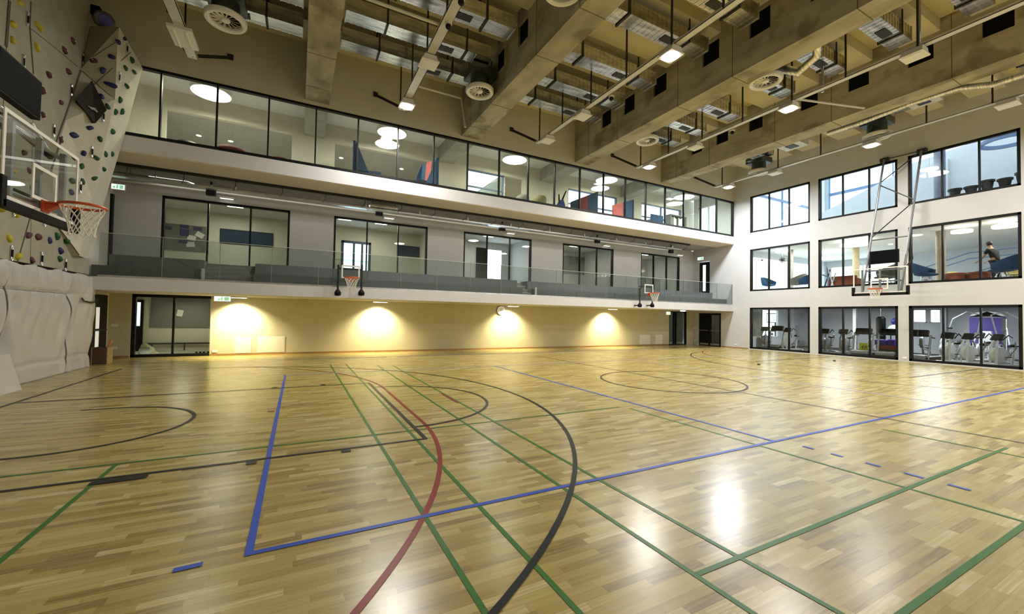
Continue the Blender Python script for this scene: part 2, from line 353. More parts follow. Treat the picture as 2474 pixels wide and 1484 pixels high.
# ceiling, ribs, beams with holes
struct(MB().box(XL, YN, 10.92, XR + .3, 24.3, ZT + .3).build('ceiling', M_ACOU), 'concrete roof slab between the beams', 'ceiling')
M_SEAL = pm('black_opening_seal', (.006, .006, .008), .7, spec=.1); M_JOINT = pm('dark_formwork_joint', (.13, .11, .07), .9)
BX = [(.03, .78), (5.70, 6.47), (11.36, 12.12), (17.03, 17.79)]
HY = [3.7, 5.3, 6.9, 8.45, 10.5, 12.05, 13.4]
BL = ['beam nearest the climbing wall, its underside stained', 'second concrete beam out from the climbing wall', 'third concrete beam, with dark square openings above a floodlight', 'concrete beam nearest the window wall']
for i, (a, b) in enumerate(BX):
    m = MB().holes(0, a, b, YN, YF + .1, 8.95, 10.92, [(y - .3, 9.78, y + .3, 10.45) for y in HY])
    o = struct(m.build('ceiling_beam', M_CONC), BL[i], 'beam')
    MB().box(a, YF + .3, 8.95, b, 18.7, 9.6).build('beam_end', M_CONCG, o)
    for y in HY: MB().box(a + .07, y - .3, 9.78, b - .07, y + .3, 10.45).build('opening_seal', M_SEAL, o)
    for y in (1.2, 4.6, 7.7, 9.7, 12.7, 14.6): MB().box(a - .004, y, 8.946, b + .004, y + .02, 10.9).build('formwork_joint', M_JOINT, o)
EY = [2.6, 4.2, 5.8, 7.45, 9.05, 10.2, 11.8, 13.2, 14.75]
xs = [XL] + [v for p in BX for v in p] + [XR]
for k in range(0, len(xs), 2):
    for y in EY:
        if k == 0 and y < 8: continue
        struct(MB().box(xs[k], y - .95, 10.55, xs[k + 1], y, 10.92).build('ceiling_panel', M_ACOU), 'flat beige ceiling rib spanning between two concrete beams', 'ceiling')['group'] = 'ceiling ribs between the beams'

# window frames with panes and mullions (structure)
WN = [0]
def window(ax, pos, u0, z0, u1, z1, label, mull=(1 / 3, 2 / 3), fw=.07, dep=.14, gl=None, frame=None, sides=(1, 1, 1, 1), mw=.05):
    WN[0] += 1; m = MB()
    def bx(M_, a, c, b, d, t=dep, off=0):
        p0, p1 = pos - t / 2 + off, pos + t / 2 + off
        if ax == 0: M_.box(p0, a, c, p1, b, d)
        else: M_.box(a, p0, c, b, p1, d)
    if sides[0]: bx(m, u0, z0, u0 + fw, z1)
    if sides[1]: bx(m, u1 - fw, z0, u1, z1)
    if sides[2]: bx(m, u0, z0, u1, z0 + fw)
    if sides[3]: bx(m, u0, z1 - fw, u1, z1)
    o = struct(m.build('window_%d' % WN[0], frame or M_BLK), label, 'window')
    cuts = [u0 + (u1 - u0) * t if 0 < t < 1 else t for t in mull] if mull and max(mull) <= 1 else list(mull or [])
    for c in cuts:
        q = MB(); bx(q, c - mw / 2, z0 + fw / 2, c + mw / 2, z1 - fw / 2, dep * .8); q.build('mullion', frame or M_BLK, o)
    e = [u0 + fw / 2] + cuts + [u1 - fw / 2]
    for a, b in zip(e, e[1:]):
        q = MB(); bx(q, a + .01, z0 + fw / 2, b - .01, z1 - fw / 2, .012); q.build('pane', gl or M_GLASS, o)
    return o
rows = ('top', 'middle', 'bottom'); cols = ('column nearest the gallery', 'middle column', 'column furthest from the gallery')
for i in range(9): window(0, XR + .08, *RW[i], 'black framed window in the %s row, %s' % (rows[i // 3], cols[i % 3]), fw=.09 if i < 6 else .1)
MX = [-5.3, -3.81, -2.43, -1.03, .38, 1.76, 3.18, 4.58, 6.01, 7.45, 8.88, 10.28, 11.71, 13.15, 14.57, 15.98, 17.41, 18.86, 20.27, 21.65]
window(1, YF + .06, XL + .3, 6.72, XR - .03, 8.82, 'long gallery glazing in a thin black frame on the upper level', MX, fw=.075, gl=M_GLASSG, mw=.045)
for i, W_ in enumerate(MW): window(1, YB + .08, *W_, 'mezzanine window %s' % ('beside the climbing wall', 'behind the first small hoop', 'showing an open black door', 'showing a grey board', 'beside the narrow black door')[i], fw=.075, gl=M_GLASSG)
window(1, YB + .08, *GW, 'ground floor glass front showing a grey pinboard', (.51,), fw=.10, sides=(1, 0, 1, 1), gl=M_GLASSG)
window(1, YB + .08, *GD, 'ground floor glass front in the corner recess', (.30, .42), fw=.06, sides=(1, 1, 1, 1), gl=M_GLASSG)
window(0, XR + .1, 16.7, 6.75, 18.1, 9.0, 'bright window at the end of the gallery', (.5,), frame=M_WHITE)

# doors
def door(n, axis, pos, u0, u1, z1, label, strips, z0=0, gl=None, double=False):
    m = MB(); hs = [(a, b, c, d) for a, b, c, d in strips]
    m.holes(axis, pos, pos + .06, u0, u1, z0, z1, hs)
    o = struct(m.build('door_%d' % n, M_BLK), label, 'door')
    for a, b, c, d in strips:
        q = MB()
        if axis == 0: q.box(pos + .02, a, b, pos + .035, c, d)
        else: q.box(a, pos + .02, b, c, pos + .035, d)
        q.build('pane', gl or M_GLASS, o)
    return o
d1 = door(1, 0, XC + .005, 16.3, 18.15, 2.1, 'black double door half hidden by the grey padding', [(16.45, .15, 16.6, 1.98), (17.3, .2, 17.65, .95), (17.3, 1.02, 17.65, 1.7)], gl=em('lit_corridor_pane', (.95, .92, .75), .5))
MB().tube([(XC + .10, 16.4, .98), (XC + .10, 18.05, .98)], .02).build('push_bar', M_DARK, d1)
d2 = door(2, 0, XR + .02, 16.46, 17.98, 2.06, 'black double door with glass in the corner under the mezzanine', [(16.55, .12, 17.12, 1.96)])
for a, b in ((16.5, 17.15), (17.28, 17.9)): MB().tube([(XR - .04, a, .98), (XR - .04, b, .98)], .018).build('push_bar', M_METAL, d2); 
for a, b in ((16.55, 17.15), (17.3, 17.9)): MB().box(XR, a, .06, XR + .025, b, .17).build('kick_plate', M_METAL, d2)
d3 = door(3, 0, XR + .02, 17.25, 17.98, 5.38, 'narrow black door with a tall glass strip on the mezzanine', [(17.52, 3.5, 17.75, 5.2)], z0=2.56, gl=em('lit_door_strip', (.9, .95, 1), 1.3))
d4 = door(4, 0, XC + .005, 18.2, 18.36, 5.5, 'black door frame edge at the climbing wall end of the mezzanine', [], z0=2.56)
# ------------------------------------------------------------------ rooms behind the glass
def room(tagname, x0, y0, z0, x1, y1, z1, skip='', mats=None, holes_=None, label=''):
    """walls of a side room: xn xp yn yp (f)loor (c)eiling; every wall is one structure object"""
    mt = dict(w=M_CREAM, f=M_CONCG, c=M_WHITE); mt.update(mats or {}); H = holes_ or {}
    if 'f' not in skip: struct(MB().box(x0, y0, z0 - .1, x1, y1, z0).build('floor_' + tagname, mt['f']), 'floor of the ' + label, 'floor')
    if 'c' not in skip: struct(MB().box(x0, y0, z1, x1, y1, z1 + .1).build('ceiling_' + tagname, mt['c']), 'ceiling of the ' + label, 'ceiling')
    for k, ax, p0, p1, u0, u1 in (('xn', 0, x0, x0 + .1, y0, y1), ('xp', 0, x1 - .1, x1, y0, y1), ('yn', 1, y0, y0 + .1, x0, x1), ('yp', 1, y1 - .1, y1, x0, x1)):
        if k in skip: continue
        struct(MB().holes(ax, p0, p1, u0, u1, z0, z1, H.get(k, [])).build('wall_%s_%s' % (tagname, k), mt.get(k, mt['w'])), 'wall of the ' + label + dict(xn=' on the climbing wall side', xp=' on the far end', yn=' on the near side', yp=' at the back')[k], 'wall')
M_CEILW = pm('white_ceiling', (.72, .71, .68), .8, var=.02)
M_GYMF = pm('dark_rubber_floor', (.035, .035, .036), .75, var=.3, scale=30)
M_PANC = pm('panelled_ceiling', (.50, .48, .42), .8, var=.04)
M_COOLW = pm('cool_white_wall', (.68, .71, .76), .75, var=.02)
# upper gallery: corridor and rooms behind it
UO = [(-4.4, 6.7, -.4, 8.9), (1.2, 6.7, 5.22, 8.88), (7.19, 6.7, 10.3, 8.88), (13.2, 6.7, 16.75, 8.88), (18.75, 6.7, 22.3, 8.88)]
room('gallery', XL, YF + .3, 6.7, XR, 18.7, 9.6, skip='f xn xp yn yp', mats=dict(c=M_CEILW), label='glazed gallery')
struct(MB().holes(1, 18.7, 18.9, XL, XR + .3, 6.7, 9.6, UO).build('wall_gallery_back', M_CREAM), 'cream back wall of the gallery with five wide openings', 'wall')
UR = [(XL, .4, 'first'), (.4, 6.2, 'second'), (9.25, 11.8, 'third')]
for i, (a, b, nm) in enumerate(UR):
    room('upper_%s' % nm, a, 18.9, 6.7, b, 24.2, 8.95, skip='f yn', mats=dict(w=M_CREAM, c=M_PANC), label='%s room behind the gallery' % nm)
M_NAVYF = pm('blue_grey_frame', (.12, .17, .28), .5)
for (u0, u1, l) in ((7.19, 9.2, 'outer window of the gallery beside the small grey seats'), (13.2, 16.75, 'outer window of the gallery behind the navy and red sofas'), (18.75, 22.3, 'outer window of the gallery behind the low bookcase')):
    o = window(1, 18.8, u0, 6.7, u1, 8.88, l, (.5,) if u1 - u0 > 3 else (), fw=.05, frame=M_NAVYF)
    MB().box(u0, 18.76, 8.02, u1, 18.84, 8.09).build('transom', M_NAVYF, o)
struct(MB().box(9.2, 18.9, 6.7, 9.26, 21, 8.95).build('wall_gallery_partition', M_CREAM), 'partition beside the small seats on the gallery', 'wall')
# middle level rooms
MR = [(XL, .4, 'first'), (.4, 6.0, 'second'), (6.0, 11.7, 'third'), (11.7, 17.4, 'fourth'), (17.4, XR, 'fifth')]
for i, (a, b, nm) in enumerate(MR):
    H = {1: [(1.87, 2.56, 3.32, 5.4)], 2: [(9.95, 2.56, 11.0, 5.68)]}.get(i, [])
    room('mezzanine_%s' % nm, a, YB + .3, 2.5, b, 22.6, 6.1, skip='yn', holes_=dict(yp=H), mats=dict(c=M_CEILW, w=M_PLAST if i > 1 else M_CREAM), label='%s room behind the mezzanine' % nm)
window(1, 22.55, 1.87, 2.56, 3.32, 5.4, 'blue framed glass door to the outside in the second mezzanine room', (.42, .7), fw=.12, frame=pm('navy_frame', (.03, .05, .10), .4), mw=.1)
d5 = struct(MB().box(9.28, 22.40, 2.5, 9.93, 22.46, 5.72).build('door_5', M_BLK), 'open black door leaf inside the third mezzanine room', 'door')
# ground rooms
room('store', XL, YB + .3, 0, -2.4, 21.5, 2.19, skip='yn', label='small room behind the ground floor glass front', holes_=dict())
room('lobby', 20.5, YB + .3, 0, XR + 2, 21.5, 2.19, skip='yn', label='lobby behind the corner glass front', mats=dict(w=M_CONCG))
room('corner_corridor', XR + .3, 15.9, 0, 26.5, 18.4, 2.5, skip='xn', label='corridor behind the corner door', mats=dict(w=M_CONCG))
# rooms behind the window wall
XE = 34
GY = [at(px, 757, 0, XE - 3.05).y for px in (2240, 2206, 2275, 2247)]; GYW = [(GY[0], 1.7, GY[1], 2.45), (GY[2], 1.7, GY[3], 2.45)]
room('gym', XR + .3, 1.0, 0, XE - 3, 15.8, 2.62, skip='xn', mats=dict(f=M_GYMF, w=M_COOLW, c=pm('grey_gym_ceiling', (.30, .32, .36), .8)), holes_=dict(xp=GYW, yp=[(24.5, .6, 28, 2.4)]), label='fitness room on the ground floor')
room('cafe', XR + .3, 1.0, 3.0, XE, 15.8, 6.0, skip='xn', mats=dict(f=pm('pale_cafe_floor', (.55, .54, .52), .5), w=M_COOLW, c=M_CEILW), holes_=dict(xp=[(11.8, 3.1, 15.4, 5.6), (1.5, 3.1, 2.6, 5.5)], yp=[(24.5, 3.4, 32, 5.7)]), label='lounge on the middle floor')
room('top', XR + .3, 1.0, 6.4, XE, 15.8, 13.2, skip='xn', mats=dict(f=M_PLAST, w=M_COOLW, c=M_CEILW), holes_=dict(xp=[(8.3, 6.6, 15.5, 13.0), (1.5, 6.6, 4.5, 12.5)], yp=[(24, 6.6, 33, 13.0)]), label='open top floor behind the window wall')
M_BLF = pm('blue_facade_frame', (.16, .24, .42), .5)
wf = window(0, XE - .05, 8.3, 6.6, 15.5, 13.0, 'tall facade window of the top floor with a blue cross bar', (11.9,), fw=.06, frame=M_BLF)
MB().box(XE - .14, 8.3, 10.75, XE, 15.5, 10.95).build('transom', M_BLF, wf)
wf = window(1, 15.75, 24, 6.6, 33, 13.0, 'side facade window of the top floor', (28.5,), fw=.06, frame=M_BLF)
MB().box(24, 15.69, 9.6, 33, 15.81, 9.75).build('transom', M_BLF, wf)
wf = window(0, XE - .05, 11.8, 3.1, 15.4, 5.6, 'facade window of the middle floor lounge', (13.5,), fw=.06, frame=M_WHITE)
wf = window(1, 15.75, 24.5, 3.4, 32, 5.7, 'side facade window of the middle floor lounge', (27, 29.5), fw=.06, frame=M_WHITE)
wf = window(1, 15.75, 24.5, .6, 28, 2.4, 'side window of the fitness room', (.5,), fw=.06, frame=M_WHITE)
for g_, l_ in zip(GYW, ('high outer window of the fitness room above the rowing machine', 'high outer window of the fitness room beside the grey pillar')): window(0, XE - 3.05, *g_, l_, (), fw=.05, frame=M_WHITE)
# stairs on the top floor and in the lounge: sloping white parapets and rails
q = [at(px, py, 0, 29) for px, py in ((1975, 520), (2165, 422), (2290, 383), (2290, 470), (2040, 560), (1975, 560))]
st = struct(MB().prism([q[0], q[1], q[2], q[3], (29, q[3].y, 6.4), (29, q[0].y, 6.4)], (.2, 0, 0)).build('wall_stair_parapet', M_COOLW), 'sloping white stair parapet on the top floor', 'wall')
struct(MB().prism([(29.2, q[1].y, 6.4), (29.2, q[1].y - .6, 10.3), (29.2, 5.2, 10.9), (29.2, 2.0, 10.6), (29.2, 2.0, 6.4)], (.2, 0, 0)).build('wall_stair_back', M_COOLW), 'tall white wall behind the stair on the top floor', 'wall')
struct(MB().lathe([(.2, 6.4), (.2, 13.2)], 20, (26.6, at(2270, 420, 0, 26.6).y, 0)).build('column_top', pm('blue_grey_column', (.20, .22, .30), .6)), 'round dark column in the top floor window', 'column')
struct(MB().lathe([(.17, 3.0), (.17, 6.0)], 20, (26.6, at(2273, 600, 0, 26.6).y, 0)).build('column_lounge', pm('beige_column', (.40, .33, .25), .6)), 'round brown column in the lounge beside the armchairs', 'column')
struct(MB().lathe([(.16, 3.0), (.16, 6.0)], 20, (28.2, at(2068, 640, 0, 28.2).y, 0)).build('column_lounge_pale', pm('pale_column', (.66, .56, .36), .6)), 'pale column under the ring lamp in the lounge', 'column')
struct(MB().box(26.2, at(1910, 650, 0, 26.2).y, 3.0, 26.5, at(1902, 650, 0, 26.2).y, 6.0).build('column_lounge_grey', M_CONCG), 'slim grey column in the lounge window nearest the gallery', 'column')
s1 = struct(MB().prism([(30.5, 9.5, 3.1), (30.5, 1.2, 6.2), (30.5, 1.2, 5.0), (30.5, 6.6, 3.0)], (2.0, 0, 0)).build('wall_stair_flight', M_COOLW), 'broad sloping stair flight at the back of the lounge', 'stair')
for k in (0, .16):
    MB().tube([(30.3, 9.9, 3.75 + k), (30.3, 8.6, 3.75 + k), (30.3, 2.2, 6.0 + k * .5)], .03).build('handrail', M_BLF, s1)
for k in (0, .3): MB().tube([(30.2, 9.6, 4.3 + k), (30.2, 7.6, 5.0 + k), (30.2, 5.6, 5.05 + k), (30.2, 3.4, 5.7 + k)], .03).build('handrail', M_BLF, s1)

# room lights
for x in (-2.8, 2.9, 8.7, 14.5, 20.5): lamp('gallery_light', 'AREA', (x, 17.2, 9.08), 95, (1, .93, .74), 1.0)
for x in (-2.6, 3.2, 9, 14.7, 20.5):
    if x < 12: lamp('room_light', 'AREA', (x if x < 6 else 10.6, 21.4, 8.85), 40, (1, .95, .82), 1.0)
    lamp('room_light', 'AREA', (x, 20.5, 6.0), 62, (1, .95, .82), 1.4)
lamp('room_light', 'AREA', (-4, 20.2, 2.1), 22, (1, .93, .70), .8); lamp('room_light', 'AREA', (22.2, 20, 2.1), 10, (1, .95, .85), .8); lamp('room_light', 'AREA', (25, 17, 2.4), 4, (1, .95, .85), .6)
for y in (4, 8, 12):
    lamp('gym_light', 'AREA', (27, y, 2.55), 170, (.92, .95, 1), 1.6); lamp('lounge_light', 'AREA', (27, y + 1, 5.9), 95, (1, .96, .90), 1.6); lamp('top_light', 'AREA', (27.5, y, 13.0), 60, (.78, .88, 1), 2.0)
# hall lights
lamp('middle_light', 'AREA', (8.5, 17.6, 6.1), 60, (1, .95, .86), 26, .3)
# ------------------------------------------------------------------ hall: lighting tracks, lamps, ducts
TX = [-2.9, 3.1, 8.75, 14.4, 20.2]
TL = ['pale tray of the lighting track nearest the climbing wall', 'pale lighting tray of the bay beside the beam over the gallery, small camera on it', 'long pale lighting tray of the middle bay with one lit floodlight', 'long pale lighting tray with a slanting side arm', 'pale lighting tray along the window wall']
def track(i):
    x = TX[i]; t = thing('lighting_track', (x, 14.7, 8.95), TL[i], 'lighting track', 'lighting tracks between the beams')
    m = MB(); w2 = .13 if i < 2 else .10
    m.box(-w2, -23, 0, w2, 0, .015); m.box(-w2, -23, 0, -w2 + .012, 0, .07); m.box(w2 - .012, -23, 0, w2, 0, .07); m.build('tray', M_TRAY, t)
    for y in ((14.35, 12.7, 11.0, 9.3, 7.6, 6.1, 4.5, 2.3) if i < 4 else (14.2, 11.3, 9.5, 6.1, 4.5, 2.3)):
        y -= 14.7
        MB().box(-w2 - .02, y - .02, 0, -w2 + .02, y + .02, 1.62).build('hanger_rod', M_DARK, t)
    s = -1 if i else 1
    MB().bar((0, -.1, .03), (s * .75, .86, .75), .06, .09).build('wall_brace', M_DARK, t)
    MB().cbox((s * .78, .86, .78), (.16, .06, .16)).build('brace_plate', M_DARK, t)
    return t
tracks = [track(i) for i in range(5)]
MB().tube([(.1, -7.2, .05), (2.55, -8.0, .02)], .035).build('side_arm', M_TRAY, tracks[3])
MB().tube([(-.1, -4.7, .1), (-2.3, -4.7, .1)], .04).build('side_arm', M_TRAY, tracks[1])

def flood(loc, lit, label, power=420, col=NEUT):
    t = thing('flood_lamp', loc, label, 'lamp', 'lit floodlights on the tracks' if lit else 'unlit lamp boxes on the tracks')
    m = MB(); m.box(-.1, -.1, 0, .1, .1, .02); m.prism([(-.16, -.22, 0), (.16, -.22, 0), (.22, -.22, -.14), (-.22, -.22, -.14)], (0, .44, 0)); m.build('housing', M_WHITE, t)
    MB().cbox((0, 0, -.16), (.50, .50, .04), bev=.015).build('rim_frame', M_WHITE, t)
    if lit:
        MB().lathe([(.0001, -.215), (.19, -.205), (.225, -.18)], 24).build('diffuser', M_LAMP, t)
        lamp('flood_light', 'AREA', (0, 0, -.23), power, col, .95, parent=t)
    else: MB().cbox((0, 0, -.185), (.38, .38, .012)).build('diffuser', M_WHITE, t)
    return t
for (x, y, pw_, cl_), l in zip([(3.1, 13.95, 400, NEUT), (8.75, 7.72, 420, NEUT), (14.4, 7.75, 330, NEUT), (14.4, 13.9, 420, NEUT), (20.2, 13.9, 620, (.90, .94, 1)), (20.2, 7.75, 170, NEUT)],
    ['lit floodlight at the wall end of the track over the gallery sofas', 'large bright floodlight hanging below the middle track', 'lit floodlight on the track beside a boxy silver duct end', 'lit floodlight at the wall end of the track with the side arm', 'lit floodlight at the gallery corner by the window wall', 'lit floodlight below a round diffuser beside the window wall']): flood((x, y, 8.928), 1, l, pw_, cl_)
for (x, y), l in zip([(3.1, 11.3), (8.75, 13.9), (8.75, 11.6), (14.4, 11.4), (14.4, 4.6), (20.2, 11.5), (20.2, 4.2)],
    ['unlit lamp box on the track above the gallery sofas', 'unlit lamp box at the wall end of the middle track', 'unlit lamp box part way along the middle track', 'unlit lamp box near the wall on the track with the side arm', 'unlit lamp box hanging near a steel ceiling post', 'small unlit lamp box near the gallery end of the window wall track', 'unlit lamp box near the open end of the window wall track']): flood((x, y, 8.928), 0, l)
t = thing('twin_tube_lamp', (-2.9, 13.6, 8.95), 'twin tube lamp at the track end nearest the climbing wall', 'lamp')
MB().box(-.26, -.45, -.08, .26, .45, 0).build('housing', M_WHITE, t)
for s in (-.13, .13): MB().tube([(s, -.4, -.1), (s, .4, -.1)], .03).build('tube', pm('tube_glass', (.9, .86, .7), .3), t)
for x, y, l in ((3.1, 9.7, 'small black camera on the track over the gallery sofas'), (3.1, 8.8, 'second small black camera on the track over the gallery sofas'), (8.9, 10.3, 'small black camera on the middle track'), (14.55, 9.9, 'small black camera under the track with the side arm')):
    t = thing('camera', (x + .04, y, 8.918), l, 'camera', 'cameras on the lighting tracks'); MB().sphere((0, 0, -.06), .075, 14).build('body', M_BLK, t, True); MB().lathe([(.09, -.02), (.09, .03)], 16).build('mount', M_WHITE, t)
# unseen fill lamps added further back in the hall, no fixtures built
for i, (x, y) in enumerate(((14.4, 1.5), (20.2, 1.5), (8.75, -4), (14.4, -4), (20.2, -4))): lamp('flood_light', 'AREA', (x, y, 8.7), 380, NEUT, .95)

def duct(w_):
    t = thing('ventilation_duct', (0, 0, 10.08), '', 'duct', 'foil ducts between the beams')
    m = MB(); m.box(0, -.25, -.2, w_, .25, .2)
    n = int(w_ / .17)
    for k in range(n + 1): m.box(w_ * k / n - .014, -.258, -.208, w_ * k / n + .014, .258, .208)
    m.build('duct_body', M_FOIL, t)
    MB().box(-.012, -.27, -.22, .012, .27, .22).build('flange', M_METAL, t); MB().box(w_ - .012, -.27, -.22, w_ + .012, .27, .22).build('flange', M_METAL, t)
    MB().box(w_ * .60, -.12, -.214, w_ * .60 + .5, .12, -.206).build('grille', M_DARK, t)
    for f in (.25, .8):
        x = w_ * f; MB().box(x - .03, -.29, -.24, x + .03, .29, -.212).box(x - .02, -.29, -.24, x + .02, -.262, .84).box(x - .02, .262, -.24, x + .02, .29, .84).build('strap_hanger', M_DARK, t)
    return t
ORD = ('first', 'second', 'third', 'fourth', 'fifth', 'sixth', 'seventh')
for bi, (lo, hi, bl_) in enumerate(((-4.6, -.1, 'bay beside the climbing wall'), (.95, 5.3, 'bay over the pair of navy sofas'), (6.65, 10.9, 'bay with the big lit floodlight'), (12.35, 15.6, 'bay with the slanting side arm'), (18.0, 20.6, 'bay along the window wall'))):
    proto = duct(hi - lo); used_ = False
    for k, y in enumerate(HY[::-1]):
        if (bi == 0 and y < 10) or (bi == 4 and k in (0, 5)): continue
        o = proto if not used_ else copy_tree(proto); used_ = True
        o.location = (lo, y, 10.08); o['label'] = '%s foil duct from the gallery wall in the %s' % (ORD[k], bl_)

def diffuser():
    t = thing('swirl_diffuser', (0, 0, 0), '', 'air diffuser', 'round swirl diffusers below the ceiling')
    MB().lathe([(.34, .05), (.345, -.02), (.38, -.05), (.44, -.05), (.47, -.01), (.47, .07), (.40, .12)], 36, cap=False).build('ring', M_WHITE, t, True)
    MB().lathe([(.001, -.02), (.09, -.02), (.10, .03), (.001, .04)], 20).build('hub', M_WHITE, t, True)
    for k in range(14):
        a = k * 2 * PI / 14; M = Matrix.Rotation(a, 4, 'Z') @ Matrix.Rotation(.6, 4, 'X')
        MB().box(.09, -.025, -.004, .345, .025, .004, Matrix.Rotation(a, 4, 'Z') @ Matrix.Translation((0, 0, .03)) @ Matrix.Rotation(.6, 4, 'X')).build('vane', M_TRAY, t)
    MB().lathe([(.35, .1), (.33, .14), (.31, .36), (.31, .46)], 30, cap=False).lathe([(.31, .44), (.001, .44)], 30, cap=False).build('neck', M_DUCTD, t, True)
    MB().box(-.42, -.42, .45, .42, .42, .71).build('plenum_box', M_DUCTD, t)
    MB().box(.42, -.2, .48, .72, .2, .69).build('duct_stub', M_DUCTD, t)
    for sx in (-.4, .4): MB().box(sx - .012, -.012, .71, sx + .012, .012, 1.43).build('hanger_rod', M_DARK, t)
    return t
d0 = diffuser()
DP = [(-1.85, 12.65, 'large swirl diffuser overhead nearest the climbing wall'), (5.18, 12.5, 'swirl diffuser beside the beam over the gallery end of the second bay'), (5.18, 7.65, 'swirl diffuser cut by the top of the photo beside a beam'), (12.75, 7.55, 'swirl diffuser fed by a bent silver flexible pipe'), (12.8, 12.48, 'swirl diffuser above the lit floodlight at the wall end of the third bay'), (20.4, 7.65, 'swirl diffuser over the middle window of the window wall'), (20.4, 12.4, 'swirl diffuser in the gallery corner with a dark box on top')]
for i, (x, y, l) in enumerate(DP):
    o = d0 if i == 0 else copy_tree(d0)
    o.location = (x, y, 9.12); o['label'] = l; o.rotation_euler = (0, 0, 0 if x < 6 and i else PI)
# pipes and boxes in the window side bay
M_FLEX = pm('flexible_silver_pipe', (.72, .71, .66), .3, 1, var=.3, scale=2, stretch=(1, 14, 1))
tag(MB().tube([(13.32, 7.5, 9.7), (13.5, 7.0, 9.35), (13.55, 6.5, 9.6), (13.0, 6.2, 10.0), (12.4, 6.1, 10.1)], .13, 14).build('flexible_pipe', M_FLEX, smooth=True), 'bent silver flexible pipe beside a swirl diffuser and concrete beam', 'pipe')
P = [at(px, py, 0, 18.0) for px, py in ((2000, 322), (2080, 296), (2200, 250), (2318, 212), (2400, 204), (2474, 180), (2600, 140))]
tag(MB().tube(P, .09, 12).build('spiral_pipe', M_FLEX, smooth=True), 'long silver spiral pipe along the beam nearest the window wall', 'pipe')
tag(MB().tube([(3.3, 15.59, 9.7), (3.3, 14.9, 9.7), (3.5, 14.9, 10.1), (5.4, 14.9, 10.1), (5.6, 14.9, 9.0)], .05).build('bent_pipe', M_TRAY), 'thin bent pipe at the wall top in the second bay', 'pipe')
for (x, y, z, a), l in (((19.0, 10.1, 9.55, .9), 'grey ventilation box hanging beside the beam over the lounge corner'), ((19.0, 5.85, 9.55, .8), 'grey ventilation box with a dark grille near the open side'), ((18.7, 11.55, 9.55, .6), 'small grey ventilation box nearest the gallery corner')):
    t = thing('ventilation_box', (x, y, z), l, 'duct', 'ventilation boxes in the window side bay')
    MB().cbox((0, 0, 0), (a, a, .45), bev=.02).build('casing', M_DUCTD if a < .7 else M_TRAY, t); MB().cbox((0, 0, -.232), (a * .5, a * .4, .02)).build('grille', M_DARK, t)
    for sx in (-a / 2 + .05, a / 2 - .05): MB().box(sx - .012, -.012, .225, sx + .012, .012, 1.0).build('hanger_rod', M_DARK, t)
for (x, y), l in (((15.6, 4.6), 'steel ceiling post with a round flange holding the track with the side arm'), ((15.6, 6.9), 'second steel ceiling post beside the track with the side arm')):
    t = thing('ceiling_post', (x - .9, y, 9.0), l, 'post', 'ceiling posts beside the track'); MB().tube([(0, 0, 0), (0, 0, 1.54)], .04).build('post', M_METAL, t); MB().lathe([(.12, 1.53), (.12, 1.55)], 16).build('flange', M_METAL, t)

# ------------------------------------------------------------------ basketball hoops
M_ORANGE = pm('orange_steel', (.52, .075, .012), .4, var=.1); M_NET = pm('white_cord', (.78, .76, .70), .8)
M_PAD = pm('black_padding', (.008, .008, .008), .6, var=.2, spec=.12); M_STEELT = pm('dull_steel', (.20, .20, .21), .45, .6); M_STEELG = pm('grey_steel', (.42, .43, .46), .4, .6); M_LINEW = pm('white_board_tape', (.75, .73, .66), .5)
M_BOARD = glass('board_glass', (.87, .89, .88), 1.5)
def hoop_parts(t, bw=.9, z0=2.9, z1=3.95, rz=3.05, rr=.2325, pad=True, white=True, sq=True, k=1):
    MB().box(-.03, -bw, z0, -.012, bw, z1).build('backboard', M_BOARD, t)
    e = .045 * k; m = MB()
    m.box(-.012, -bw, z0, 0, bw, z0 + e).box(-.012, -bw, z1 - e, 0, bw, z1).box(-.012, -bw, z0 + e, 0, -bw + e, z1 - e).box(-.012, bw - e, z0 + e, 0, bw, z1 - e).build('border_line', M_LINEW if white else M_BOARD, t)
    if sq:
        m = MB(); a, s0, s1 = .295, rz + .0, rz + .45
        m.box(-.012, -a, s0, .001, a, s0 + e).box(-.012, -a, s1 - e, .001, a, s1).box(-.012, -a, s0 + e, .001, -a + e, s1 - e).box(-.012, a - e, s0 + e, .001, a, s1 - e).build('target_square', M_LINEW, t)
    if pad:
        m = MB(); m.box(-.07, -bw - .03, z0 - .11, .03, bw + .03, z0 - .003, bev=.015)
        for s in (-1, 1): m.box(-.07, s * bw - .05, z0 - .11, .03, s * bw + .05, z0 + .26, bev=.015)
        m.build('edge_padding', M_PAD, t)
    cx = .145 + rr
    rim = MB().tube([(cx + rr * math.cos(a), rr * math.sin(a), rz) for a in [2 * PI * i / 40 for i in range(40)]], .019, 8, close=True).build('rim', M_ORANGE, t, True)
    MB().box(0, -.09, rz - .13, .02, .09, rz + .02).prism([(.02, -.08, rz - .01), (.02, .08, rz - .01), (.15, .06, rz - .01), (.15, -.06, rz - .01)], (0, 0, .02)).prism([(.02, -.05, rz - .12), (.15, -.03, rz - .03), (.15, -.03, rz), (.02, -.05, rz)], (0, .1, 0)).build('rim_bracket', M_ORANGE, rim)
    m = MB(); n = 12; prof = [(rr, 0), (rr * .86, -.09), (rr * .70, -.18), (rr * .60, -.27), (rr * .56, -.35), (rr * .60, -.42)]
    for s in (1, -1):
        for i in range(n):
            m.tube([(cx + r * math.cos(2 * PI * (i + s * .5 * j) / n), r * math.sin(2 * PI * (i + s * .5 * j) / n), rz + dz) for j, (r, dz) in enumerate(prof)], .0055, 4)
    m.build('net', M_NET, t)
h = thing('basketball_hoop', (-3.05, CY, 0), 'large glass basketball hoop in front of the climbing wall', 'basketball hoop', 'basketball hoops')
hoop_parts(h)
